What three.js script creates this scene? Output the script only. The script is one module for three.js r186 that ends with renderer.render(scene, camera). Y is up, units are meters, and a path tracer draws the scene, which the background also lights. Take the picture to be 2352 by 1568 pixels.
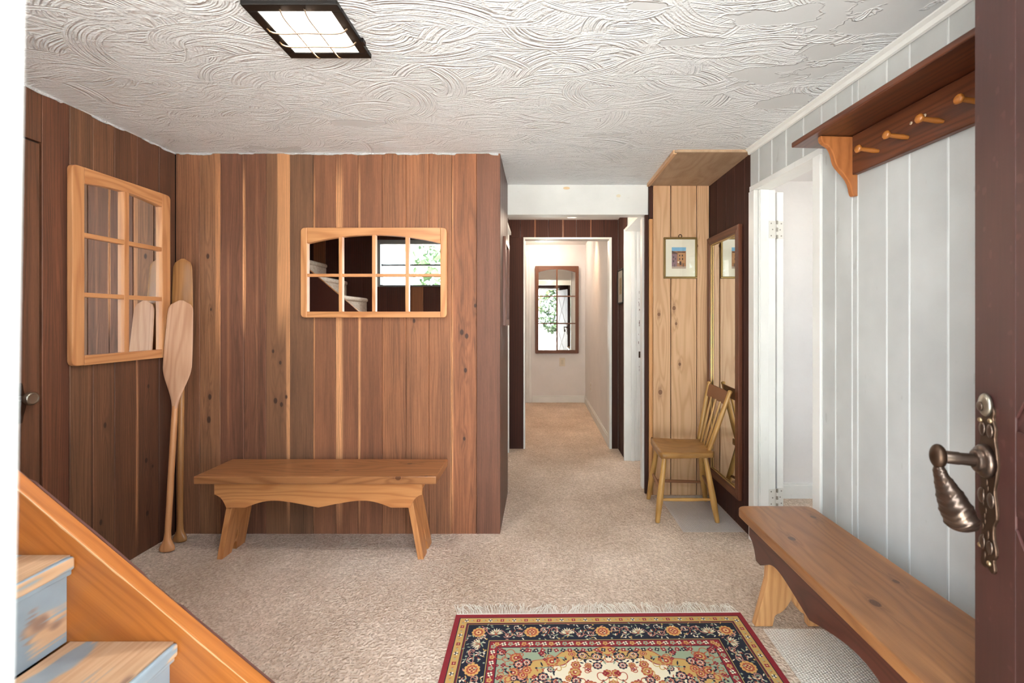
import * as THREE from 'three';
import { RoundedBoxGeometry } from 'three/addons/geometries/RoundedBoxGeometry.js';
import { mergeGeometries } from 'three/addons/utils/BufferGeometryUtils.js';
import { RectAreaLightUniformsLib } from 'three/addons/lights/RectAreaLightUniformsLib.js';

// ------------------------------------------------------------------ camera, sky, sun, exposure
const FPX = 1030, EYE = 1.235;
const scene = new THREE.Scene();
const camera = new THREE.PerspectiveCamera(2 * Math.atan(784 / FPX) * 180 / Math.PI, 2352 / 1568, 0.01, 200);
camera.position.set(0, EYE, 0);
camera.lookAt(0, EYE, -1);
camera.setViewOffset(2352, 1568, -64, 49, 2352, 1568);      // shifted lens: verticals stay vertical
camera.focus = 2.5;
camera.userData.fStop = 4;
scene.background = new THREE.Color(0.81, 0.915, 1.0);
scene.backgroundIntensity = 11.0;
const sun = new THREE.DirectionalLight(0xfdfcff, 95);
sun.position.set(-9, 22, -9);
sun.target.position.set(0, 0, 4);
scene.add(sun, sun.target);
sun.castShadow = true;
sun.shadow.mapSize.set(2048, 2048);
Object.assign(sun.shadow.camera, { left: -16, right: 16, top: 16, bottom: -16, near: 0.5, far: 60 });
const renderer = new THREE.WebGLRenderer({ antialias: true });
renderer.toneMapping = THREE.LinearToneMapping;
renderer.toneMappingExposure = 1.22;
renderer.shadowMap.enabled = true;
RectAreaLightUniformsLib.init();

// ------------------------------------------------------------------ helpers
let seedState = 12345;
const rnd = () => { seedState = (seedState * 1664525 + 1013904223) >>> 0; return seedState / 4294967296; };
const rr = (a, b) => a + (b - a) * rnd();
const clamp = (x, a = 0, b = 1) => Math.min(b, Math.max(a, x));
const lerp = (a, b, t) => a + (b - a) * t;
const sstep = (a, b, x) => { const t = clamp((x - a) / (b - a)); return t * t * (3 - 2 * t); };
const HASH = new Float32Array(65536);
for (let i = 0; i < 65536; i++) HASH[i] = rnd();
const hash2 = (x, y, s) => HASH[((x * 7919 + y * 104729 + s * 15731) ^ (x * 31 + y * 57 + s * 131)) & 65535];
function vn(x, y, px = 0, py = 0, s = 0) {                    // value noise, periodic where px, py are set
  let x0 = Math.floor(x), y0 = Math.floor(y);
  const fx = x - x0, fy = y - y0, u = fx * fx * (3 - 2 * fx), v = fy * fy * (3 - 2 * fy);
  let x1 = x0 + 1, y1 = y0 + 1;
  if (px) { x0 = ((x0 % px) + px) % px; x1 = ((x1 % px) + px) % px; }
  if (py) { y0 = ((y0 % py) + py) % py; y1 = ((y1 % py) + py) % py; }
  const a = hash2(x0, y0, s), b = hash2(x1, y0, s), c = hash2(x0, y1, s), d = hash2(x1, y1, s);
  return a + (b - a) * u + (c - a) * v + (a - b - c + d) * u * v;
}
function fbm(x, y, px, py, s, oct = 3) {
  let t = 0, a = 0.5, n = 0;
  for (let i = 0; i < oct; i++) { t += a * vn(x, y, px, py, s + i * 17); n += a; x *= 2; y *= 2; px *= 2; py *= 2; a *= 0.5; }
  return t / n;
}
const hex = (h) => [(h >> 16) & 255, (h >> 8) & 255, h & 255];
const mix3 = (a, b, t) => [lerp(a[0], b[0], t), lerp(a[1], b[1], t), lerp(a[2], b[2], t)];
function tex(w, h, fn, srgb = true, rep) {                    // fn(u, v, x, y) with u to the right, v upwards
  const d = new Uint8Array(w * h * 4);
  for (let y = 0; y < h; y++) for (let x = 0; x < w; x++) {
    const c = fn((x + 0.5) / w, (y + 0.5) / h, x, y), i = (y * w + x) * 4;
    if (typeof c === 'number') { d[i] = d[i + 1] = d[i + 2] = clamp(c) * 255; } else { d[i] = clamp(c[0], 0, 255); d[i + 1] = clamp(c[1], 0, 255); d[i + 2] = clamp(c[2], 0, 255); }
    d[i + 3] = 255;
  }
  const t = new THREE.DataTexture(d, w, h, THREE.RGBAFormat);
  t.wrapS = t.wrapT = THREE.RepeatWrapping; t.magFilter = THREE.LinearFilter; t.minFilter = THREE.LinearMipmapLinearFilter; t.generateMipmaps = true;
  if (srgb) t.colorSpace = THREE.SRGBColorSpace;
  if (rep) t.repeat.set(1 / rep[0], 1 / rep[1]);
  t.needsUpdate = true;
  return t;
}
// tileable wood: size in metres, grain along v
function woodTex(w, h, size, o) {
  const { light, dark, rings = 24, warp = 2, knots = [], fiber = 0.25, line = 0.5, broad = 0.4, seed = 1, knotColor = [70, 38, 22] } = o;
  return tex(w, h, (u, v) => {
    let s = u * rings + warp * (fbm(u * 4, v * 2, 4, 2, seed, 3) * 2 - 1), kd = 0, kr = 0;
    for (const [ku, kv, r] of knots) {
      let du = (u - ku); du -= Math.round(du); let dv = (v - kv); dv -= Math.round(dv);
      du *= size[0] / r; dv *= size[1] / r;
      const e = Math.sqrt(du * du + dv * dv * 0.55), f = Math.sqrt(du * du + dv * dv * 0.09);
      s += 2.2 * Math.exp(-f * f * 0.35) * Math.sign(du || 1) * (1 - Math.exp(-Math.abs(du) * 2));
      if (e < 1.15) { kd = Math.max(kd, sstep(1.15, 0.75, e)); kr = 0.5 + 0.5 * Math.sin(e * 16); }
      else kd = Math.max(kd, 0.35 * Math.exp(-(f - 0.6) * 2.2) * (e < 5 ? 1 : 0));
    }
    const ln = Math.pow(0.5 + 0.5 * Math.sin(s * Math.PI * 2), 2.2);
    const b = fbm(u * 14, v * 2, 14, 2, seed + 40, 2), fb = vn(u * w / 2, v * 24, w / 2, 24, seed + 80);
    const t = clamp(line * ln + broad * (b - 0.2) + fiber * (fb - 0.3));
    let c = mix3(light, dark, t);
    if (kd > 0) c = mix3(c, mix3(knotColor, dark, kr * 0.5), kd * 0.9);
    return c;
  }, true, size);
}
const std = (color, rough, o = {}) => new THREE.MeshStandardMaterial({ color, roughness: rough, ...o });
const names = new Map();
function numbered(n) { const k = names.get(n) ?? 0; names.set(n, k + 1); return k ? n + '_' + String(k).padStart(3, '0') : n; }
function thing(name, label, category, o = {}) {
  const g = new THREE.Group(); g.name = numbered(name); g.userData = { label, category };
  if (o.group) g.userData.group = o.group;
  if (o.kind) g.userData.kind = o.kind;
  scene.add(g); return g;
}
const struct = (name, label, category) => thing(name, label, category, { kind: 'structure' });
function part(name, geo, mat, parent, label) {
  const m = new THREE.Mesh(geo, mat); m.name = name; if (label) m.userData.label = label; parent.add(m); return m;
}
const AX = { x: 0, y: 1, z: 2 };
function uvm(geo, grain = 'y', off = [0, 0]) {                // uv in metres, v along the grain
  const g = geo.index ? geo.toNonIndexed() : geo;
  const p = g.attributes.position, n = g.attributes.normal, uv = new Float32Array(p.count * 2), ga = AX[grain];
  for (let i = 0; i < p.count; i += 3) {
    const m = [0, 0, 0];
    for (let k = 0; k < 3; k++) { m[0] += n.getX(i + k); m[1] += n.getY(i + k); m[2] += n.getZ(i + k); }
    const a = m.map(Math.abs), dom = a.indexOf(Math.max(...a));
    let ax = [0, 1, 2].filter((k) => k !== dom), ua, va;
    if (ax.includes(ga)) { va = ga; ua = ax.find((k) => k !== ga); } else { ua = ax[0]; va = ax[1]; }
    for (let k = 0; k < 3; k++) { const q = [p.getX(i + k), p.getY(i + k), p.getZ(i + k)]; uv[(i + k) * 2] = q[ua] + off[0]; uv[(i + k) * 2 + 1] = q[va] + off[1]; }
  }
  g.setAttribute('uv', new THREE.BufferAttribute(uv, 2));
  return g;
}
const rOff = () => [rr(0, 3), rr(0, 3)];
// box between limits in room coordinates; d is distance in front of the camera (world z = -d)
function box(x0, x1, y0, y1, d0, d1, grain = 'y', r = 0, off = rOff()) {
  const w = x1 - x0, h = y1 - y0, d = d1 - d0;
  const g = r ? new RoundedBoxGeometry(w, h, d, 2, Math.min(r, w / 2.01, h / 2.01, d / 2.01)) : new THREE.BoxGeometry(w, h, d);
  g.translate((x0 + x1) / 2, (y0 + y1) / 2, -(d0 + d1) / 2);
  return uvm(g, grain, off);
}
// one board: local x across, y up, front face at z = t, vertical edges chamfered by c; uv either metres or a slot of an atlas
function board(w, h, t, c, o = {}) {
  const P = [[0, 0], [0, t - c], [c, t], [w - c, t], [w, t - c], [w, 0]], pos = [], uv = [];
  const U = (x) => o.slot ? lerp(o.slot[0], o.slot[1], clamp(x / w, 0.01, 0.99)) : x + (o.off?.[0] ?? 0);
  const V = (y) => o.slot ? lerp(o.v?.[0] ?? 0, o.v?.[1] ?? 1, y / h) : y + (o.off?.[1] ?? 0);
  const q = (a, b, c2, d, ua, ub, va, vb) => { pos.push(...a, ...b, ...c2, ...a, ...c2, ...d); uv.push(U(ua), V(va), U(ub), V(va), U(ub), V(vb), U(ua), V(va), U(ub), V(vb), U(ua), V(vb)); };
  for (let i = 0; i < 5; i++) { const [xa, za] = P[i], [xb, zb] = P[i + 1]; q([xa, 0, za], [xb, 0, zb], [xb, h, zb], [xa, h, za], xa, xb, 0, h); }
  q([0, h, t - c], [w, h, t - c], [w, h, 0], [0, h, 0], 0, w, h, h); q([0, 0, 0], [w, 0, 0], [w, 0, t - c], [0, 0, t - c], 0, w, 0, 0);
  q([w, 0, 0], [0, 0, 0], [0, h, 0], [w, h, 0], w, 0, 0, h);
  q([c, h, t], [w - c, h, t], [w, h, t - c], [0, h, t - c], c, w - c, h, h);
  const g = new THREE.BufferGeometry();
  g.setAttribute('position', new THREE.Float32BufferAttribute(pos, 3)); g.setAttribute('uv', new THREE.Float32BufferAttribute(uv, 2)); g.computeVertexNormals();
  return g;
}
function extrude(pts, depth, bevel = 0, grain = 'x', curve = 6) {   // pts: list of [x, y] or a Shape; runs z = 0 .. depth
  const s = Array.isArray(pts) ? new THREE.Shape(pts.map((p) => new THREE.Vector2(...p))) : pts;
  const g = new THREE.ExtrudeGeometry(s, { depth: depth - 2 * bevel, bevelEnabled: bevel > 0, bevelThickness: bevel, bevelSize: bevel, bevelOffset: -bevel, bevelSegments: 2, curveSegments: curve });
  g.translate(0, 0, bevel);
  return uvm(g, grain, rOff());
}
// closed loft through rings {c: [x,y,z], a, b, x: axis of a, y: axis of b}
function loft(rings, seg = 16, pw = 1) {
  const pos = [], uv = [], idx = []; let len = 0;
  rings.forEach((r, i) => {
    if (i) len += Math.hypot(...r.c.map((v, k) => v - rings[i - 1].c[k]));
    for (let j = 0; j <= seg; j++) {
      const t = j / seg * Math.PI * 2, cx = Math.cos(t), sy = Math.sin(t);
      const ca = Math.sign(cx) * Math.pow(Math.abs(cx), pw), sb = Math.sign(sy) * Math.pow(Math.abs(sy), pw);
      const md = r.mod ? r.mod(t) : 1;
      for (let k = 0; k < 3; k++) pos.push(r.c[k] + (r.x[k] * ca * r.a + r.y[k] * sb * r.b) * md);
      uv.push(ca * r.a + 0.3, len);
    }
  });
  const n = seg + 1;
  for (let i = 0; i < rings.length - 1; i++) for (let j = 0; j < seg; j++) idx.push(i * n + j, i * n + j + 1, (i + 1) * n + j, i * n + j + 1, (i + 1) * n + j + 1, (i + 1) * n + j);
  for (const [ri, flip] of [[0, 0], [rings.length - 1, 1]]) {
    const base = pos.length / 3; pos.push(...rings[ri].c); uv.push(0.3, ri ? len : 0);
    for (let j = 0; j < seg; j++) flip ? idx.push(ri * n + j, ri * n + j + 1, base) : idx.push(ri * n + j + 1, ri * n + j, base);
  }
  const g = new THREE.BufferGeometry();
  g.setAttribute('position', new THREE.Float32BufferAttribute(pos, 3)); g.setAttribute('uv', new THREE.Float32BufferAttribute(uv, 2)); g.setIndex(idx);
  // outward winding
  g.computeVertexNormals();
  const nrm = g.attributes.normal, m = Math.floor(rings.length / 2) * n, R = rings[Math.floor(rings.length / 2)];
  const dx = R.x.map((v) => v * R.a), dot = nrm.getX(m) * dx[0] + nrm.getY(m) * dx[1] + nrm.getZ(m) * dx[2];
  if (dot < 0) { for (let i = 0; i < idx.length; i += 3) [idx[i], idx[i + 1]] = [idx[i + 1], idx[i]]; g.setIndex(idx); g.computeVertexNormals(); }
  return g;
}
function rod(a, b, prof, seg = 12) {                          // turned rod from a to b; prof: list of [t, radius]
  const A = new THREE.Vector3(...a), B = new THREE.Vector3(...b), D = B.clone().sub(A).normalize();
  const X = new THREE.Vector3(Math.abs(D.y) > 0.9 ? 1 : 0, Math.abs(D.y) > 0.9 ? 0 : 1, 0).cross(D).normalize(), Y = D.clone().cross(X);
  return loft(prof.map(([t, r]) => ({ c: A.clone().lerp(B, t).toArray(), a: r, b: r, x: X.toArray(), y: Y.toArray() })), seg);
}
const tube = (pts, r, seg = 12, rs = 8) => new THREE.TubeGeometry(new THREE.CatmullRomCurve3(pts.map((p) => new THREE.Vector3(...p))), seg, r, rs, false);

// ------------------------------------------------------------------ textures and materials
// boards of the cedar walls: one slot per board, each with its own ground colour, streaks of sapwood and knots
function cedarAtlas(boards, slotPx, H, seed) {
  const n = boards.length, mute = (c, k) => { const l = 0.3 * c[0] + 0.55 * c[1] + 0.15 * c[2]; return [0, 1, 2].map((i) => lerp(lerp(c[i], l, 0.06), [146, 98, 68][i], k) * 0.89); };
  boards = boards.map((b) => ({ ...b, c: mute(b.c, 0.2), streaks: (b.streaks ?? []).map((q) => [q[0], q[1], mute(q[2], 0).map((v) => v / 0.93), ...q.slice(3)]) }));
  return tex(n * slotPx, H, (u, v) => {
    const i = Math.min(n - 1, Math.floor(u * n)), b = boards[i], x = u * n - i, k = seed + i * 7;
    const wob = 0.03 * (fbm(v * 3, i, 0, 0, k, 3) - 0.5) * 2;
    const fine = b.fine ?? 0.5, per = b.rings ?? 14;
    let s = x * per + (b.warp ?? 1.2) * (fbm(x * 2, v * 2.2, 0, 0, k + 3, 3) * 2 - 1) * 2, kd = 0;
    for (const [kx, kv, r] of b.knots ?? []) {
      const dx = (x - kx) * 0.134, dv = (v - kv) * 2.2, e = Math.sqrt(dx * dx + dv * dv * 0.36) / r, f = Math.sqrt(dx * dx + dv * dv * 0.06) / r;
      s += 1.6 * Math.exp(-f * f * 0.25) * Math.sign(dx); kd = Math.max(kd, sstep(1.1, 0.6, e) * 0.85, 0.35 * Math.exp(-f * 1.4));
    }
    const ln = Math.pow(0.5 + 0.5 * Math.sin(s * 6.283), 1.8), bro = fbm(x * 5, v * 3, 0, 0, k + 9, 3), fb = vn(x * 70, v * 26, 0, 0, k + 21), pore = vn(x * 110, v * 160, 0, 0, k + 25), blot = fbm(x * 2 + 9, v * 5, 0, 0, k + 30, 3);
    let c = b.c.slice();
    const m = 1 + 0.13 * (0.5 - ln) * fine * 2 + 0.26 * (bro - 0.5) + 0.16 * (fb - 0.5) + 0.08 * (pore - 0.5) + 0.22 * (blot - 0.5);
    for (const [a0, a1, col, soft = 0.02, v0 = 0, v1 = 1] of b.streaks ?? []) {
      const taper = sstep(v0 - 0.02, v0 + 0.12, v) * sstep(v1 + 0.02, v1 - 0.12, v);
      const w0 = a0 + wob * (a0 > 0.02 ? 1 : 0), w1 = a1 + wob * (a1 < 0.98 ? 1 : 0);
      const t = sstep(w0 - soft, w0 + soft, x + (a0 < 0.02 ? 1 : 0)) * sstep(w1 + soft, w1 - soft, x - (a1 > 0.98 ? 1 : 0));
      c = mix3(c, col, t * taper);
    }
    c = c.map((q, z) => q * lerp(m, 1, z < 3 && b.calm ? 0.5 : 0));
    return kd ? mix3(c, [58, 36, 26], kd) : c;
  });
}
const SAP = [208, 146, 98], SAP2 = [188, 128, 84];
const backBoards = [
  { c: [150, 97, 66], rings: 8 }, { c: [158, 107, 72], streaks: [[0.78, 1, SAP2, 0.02, 0.45, 1]], knots: [[0.4, 0.73, 0.011], [0.55, 0.59, 0.006], [0.45, 0.3, 0.014], [0.5, 0.36, 0.012]], rings: 7, warp: 2 },
  { c: [122, 76, 56], streaks: [[0.95, 1, SAP, 0.02, 0.5, 1], [0.3, 0.38, [150, 98, 66], 0.05, 0.2, 0.8]], rings: 9, warp: 2 }, { c: [126, 79, 57], streaks: [[0, 0.05, SAP, 0.03, 0.5, 1], [0.55, 0.62, [150, 100, 70], 0.06]], rings: 9, warp: 2.2 },
  { c: [140, 96, 66], calm: 1, streaks: [[0.48, 1, SAP, 0.05, 0.5, 1.2], [0.86, 1, SAP, 0.04, 0, 0.6]], knots: [[0.3, 0.48, 0.008], [0.6, 0.45, 0.008], [0.4, 0.35, 0.012], [0.65, 0.34, 0.01], [0.85, 0.36, 0.008]], rings: 8 },
  { c: [127, 88, 62], rings: 16, fine: 0.4 }, { c: [144, 91, 62], streaks: [[0, 0.08, SAP2, 0.02]], rings: 18, fine: 0.8, warp: 0.4 },
  { c: [147, 91, 61], streaks: [[0, 0.3, SAP, 0.09]], rings: 14 }, { c: [144, 88, 58], streaks: [[0, 0.1, SAP, 0.03]], rings: 18, fine: 0.7, warp: 0.5 },
  { c: [157, 98, 62], rings: 10 }, { c: [160, 101, 64], rings: 8, knots: [[0.3, 0.72, 0.012], [0.75, 0.77, 0.007], [0.35, 0.56, 0.009]] }, { c: [160, 100, 63], rings: 9, streaks: [[0.93, 1, SAP2, 0.02, 0, 0.6]] },
  { c: [160, 96, 60], rings: 7, warp: 1.8, streaks: [[0, 0.04, SAP, 0.02]], knots: [[0.95, 0.6, 0.008], [0.4, 0.53, 0.012], [0.6, 0.52, 0.011], [0.55, 0.43, 0.01], [0.5, 0.25, 0.008]] }, { c: [122, 76, 57], rings: 16, fine: 0.5, warp: 0.5 },
];
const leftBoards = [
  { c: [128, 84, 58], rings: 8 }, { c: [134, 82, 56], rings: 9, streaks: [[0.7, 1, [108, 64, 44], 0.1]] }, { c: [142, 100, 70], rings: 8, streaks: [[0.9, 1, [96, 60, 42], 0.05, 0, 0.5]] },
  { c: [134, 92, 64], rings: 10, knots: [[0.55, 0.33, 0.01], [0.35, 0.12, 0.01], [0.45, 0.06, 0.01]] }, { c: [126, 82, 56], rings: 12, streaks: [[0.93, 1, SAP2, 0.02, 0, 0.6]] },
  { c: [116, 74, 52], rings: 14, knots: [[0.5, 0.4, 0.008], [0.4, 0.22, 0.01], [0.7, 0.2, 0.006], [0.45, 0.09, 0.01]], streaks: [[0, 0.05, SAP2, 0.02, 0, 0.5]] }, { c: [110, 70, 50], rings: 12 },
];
const cedarBack = std(0xffffff, 0.62, { map: cedarAtlas(backBoards, 128, 1024, 100) });
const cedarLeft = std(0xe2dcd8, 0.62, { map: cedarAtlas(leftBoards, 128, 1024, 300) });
const darkWoodTex = woodTex(512, 1024, [0.5, 2], { light: [74, 36, 23], dark: [42, 20, 13], rings: 22, warp: 1.5, seed: 11, line: 0.4 });
const darkWood = std(0xffffff, 0.8, { map: darkWoodTex });
const darkWood2 = std(0xffffff, 0.45, { map: woodTex(256, 512, [0.5, 2], { light: [92, 52, 38], dark: [58, 32, 24], rings: 22, warp: 1.5, seed: 12, line: 0.4 }) });
const darkSap = std(0xffffff, 0.45, { map: woodTex(256, 512, [0.5, 2], { light: [140, 90, 58], dark: [98, 58, 38], rings: 22, seed: 14 }) });
const honey = std(0xffffff, 0.36, { map: woodTex(512, 1024, [0.4, 1.6], { light: [212, 154, 104], dark: [176, 114, 70], rings: 10, warp: 2.6, seed: 21, knots: [[0.3, 0.2, 0.012], [0.75, 0.65, 0.009]], line: 0.5, knotColor: [110, 58, 34] }) });
const honeyTop = std(0xffffff, 0.3, { map: woodTex(1024, 1024, [0.5, 1.4], { light: [168, 114, 72], dark: [124, 78, 46], rings: 12, warp: 2.5, seed: 33, knots: [[0.1, 0.3, 0.012], [0.52, 0.55, 0.01], [0.3, 0.8, 0.012], [0.85, 0.12, 0.011], [0.7, 0.9, 0.008]] }) });
const honeyApron = std(0xffffff, 0.34, { map: woodTex(512, 1024, [0.4, 1.4], { light: [206, 144, 90], dark: [170, 106, 60], rings: 7, warp: 3.4, seed: 38, knots: [[0.4, 0.16, 0.012], [0.32, 0.78, 0.02]], knotColor: [130, 70, 40] }) });
const benchTop2 = std(0xffffff, 0.3, { map: woodTex(1024, 1024, [0.42, 1.5], { light: [166, 114, 70], dark: [114, 71, 41], rings: 7, warp: 2.4, line: 0.3, seed: 52, knots: [[0.36, 0.35, 0.014], [0.7, 0.42, 0.009], [0.3, 0.6, 0.013], [0.75, 0.72, 0.011], [0.45, 0.88, 0.016], [0.8, 0.12, 0.01]], broad: 0.8 }) });
const redStain = std(0xffffff, 0.36, { map: woodTex(512, 1024, [0.4, 1.5], { light: [92, 50, 40], dark: [64, 34, 28], rings: 8, warp: 3, seed: 61, knots: [[0.3, 0.35, 0.02]] }) });
const pineLeg = std(0xffffff, 0.4, { map: woodTex(512, 512, [0.4, 0.8], { light: [220, 166, 112], dark: [186, 128, 78], rings: 16, warp: 0.8, seed: 64 }) });
const knotty = std(0xffffff, 0.45, { map: woodTex(1024, 2048, [0.5, 2.2], { light: [224, 184, 145], dark: [190, 144, 104], rings: 12, warp: 3.2, seed: 71, line: 0.42, knots: [[0.18, 0.58, 0.011], [0.52, 0.6, 0.013], [0.55, 0.55, 0.009], [0.2, 0.33, 0.015], [0.6, 0.42, 0.01], [0.85, 0.8, 0.012], [0.42, 0.9, 0.01]], knotColor: [96, 60, 40] }) });
const plySoffit = std(0xffffff, 0.6, { map: woodTex(512, 512, [0.8, 0.8], { light: [190, 162, 134], dark: [158, 128, 100], rings: 3, warp: 3, seed: 77, line: 0.3, broad: 0.6 }) });
const paddlePale = std(0xffffff, 0.42, { map: woodTex(256, 1024, [0.6, 1.6], { light: [208, 164, 132], dark: [176, 126, 94], rings: 16, warp: 2.6, seed: 81, line: 0.45 }) });
const paddleDark = std(0xffffff, 0.34, { map: woodTex(256, 1024, [0.6, 1.6], { light: [178, 128, 78], dark: [138, 92, 52], rings: 14, warp: 2, seed: 84 }) });
const redShelf = std(0xffffff, 0.28, { map: woodTex(512, 1024, [0.3, 1.4], { light: [108, 62, 40], dark: [66, 36, 25], rings: 8, warp: 2.4, seed: 91, knots: [[0.4, 0.5, 0.02]], knotColor: [40, 20, 14] }) });
const orangeBracket = std(0xffffff, 0.28, { map: woodTex(256, 256, [0.3, 0.3], { light: [180, 114, 66], dark: [146, 86, 46], rings: 9, warp: 1, seed: 95 }) });
const pegWood = std(0xa8682e, 0.25);
const mirrorBrown = std(0xffffff, 0.35, { map: woodTex(256, 1024, [0.3, 1.4], { light: [120, 72, 52], dark: [86, 48, 34], rings: 10, warp: 1.2, seed: 99 }) });
const chairWood = std(0xffffff, 0.38, { map: woodTex(256, 512, [0.3, 0.6], { light: [196, 152, 88], dark: [164, 118, 60], rings: 8, warp: 1.2, seed: 105 }) });
const chairSeat = std(0xffffff, 0.34, { map: woodTex(512, 512, [0.5, 0.5], { light: [168, 124, 70], dark: [138, 96, 50], rings: 6, warp: 2, seed: 107, broad: 0.6 }) });
const chairCrest = std(0x8a5a3a, 0.4);
const stringerWood = std(0xffffff, 0.3, { map: woodTex(512, 1024, [0.4, 1.4], { light: [190, 116, 52], dark: [148, 82, 32], rings: 9, warp: 2, seed: 111, broad: 0.7, line: 0.35 }) });
const chipped = std(0x5a352c, 0.7);
// stair paint: grey-blue paint rubbed through to bare boards
const paintTex = (bare, seed, paintC) => tex(512, 512, (u, v) => {
  const n = fbm(u * 5, v * 3, 5, 3, seed, 4), f = vn(u * 160, v * 10, 160, 10, seed + 5), g = fbm(u * 12, v * 2, 12, 2, seed + 9, 3);
  const wood = mix3([224, 190, 156], [176, 134, 98], clamp(0.5 * g + 0.4 * f));
  const paint = mix3(paintC, [120, 128, 134], fbm(u * 10, v * 10, 10, 10, seed + 14, 3) * 0.7);
  const stain = mix3(wood, [116, 92, 84], 0.7 * sstep(0.66, 0.75, fbm(u * 7, v * 7, 7, 7, seed + 31, 3)));
  return mix3(stain, paint, sstep(bare, bare + 0.06, n + 0.08 * (f - 0.5)));
}, true, [0.7, 0.7]);
const treadPaint = std(0xffffff, 0.55, { map: paintTex(0.61, 121, [168, 180, 188]) });
const riserPaint = std(0xffffff, 0.55, { map: paintTex(0.30, 131, [158, 174, 184]) });
const edgePaint = std(0xffffff, 0.55, { map: paintTex(0.34, 133, [158, 176, 186]) });
// painted walls
const scuff = (base, seed, amt) => tex(512, 512, (u, v) => {
  const n = fbm(u * 6, v * 6, 6, 6, seed, 4), m = fbm(u * 40, v * 9, 40, 9, seed + 7, 2), st = sstep(0.8, 0.86, fbm(u * 40, v * 14, 40, 14, seed + 12, 3)) * 0.5;
  return base.map((c, k) => c * (1 - amt * 0.5 * (n - 0.5)) - 8 * amt * (m - 0.5) - st * amt * [70, 72, 76][k]);
}, true, [1.1, 1.1]);
const whiteBoard = std(0xffffff, 0.5, { map: scuff([186, 188, 187], 141, 0.3) });
const whiteTrim = std(0xffffff, 0.38, { map: scuff([236, 236, 233], 146, 0.14) });
const whiteWall = std(0xffffff, 0.7, { map: scuff([230, 226, 224], 151, 0.08) });
const whitePlain = std(0xe9e6e2, 0.6);
const grooveLitWhite = std(0xf4f5f5, 0.5);  // whiter than the boards: light caught by the grooves, put into the colour
const dark = std(0x1c1512, 0.8);
const brownSheath = std(0x4a3026, 0.7);
// carpet
const carpetMap = tex(1024, 1024, (u, v) => {
  const n = vn(u * 230, v * 230, 230, 230, 161), m = vn(u * 120, v * 120, 120, 120, 162), l = fbm(u * 4, v * 4, 4, 4, 163, 4), fl = vn(u * 200, v * 200, 200, 200, 164), w = vn(u * 90 + v * 14, v * 130, 0, 130, 165);
  const t = clamp(0.42 * n + 0.3 * m + 0.55 * (l - 0.5) + 0.16 + 0.12 * (w - 0.5));
  let c = mix3([162, 138, 117], [238, 219, 201], t);
  return fl > 0.9 ? mix3(c, [134, 98, 72], (fl - 0.9) * 6) : c;
}, true, [1.3, 1.3]);
const carpetBump = tex(1024, 1024, (u, v) => 0.6 * vn(u * 230, v * 230, 230, 230, 161) + 0.4 * vn(u * 120, v * 120, 120, 120, 162), false, [1.3, 1.3]);
const carpet = std(0xffffff, 0.95, { map: carpetMap, bumpMap: carpetBump, bumpScale: 0.009 });
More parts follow.
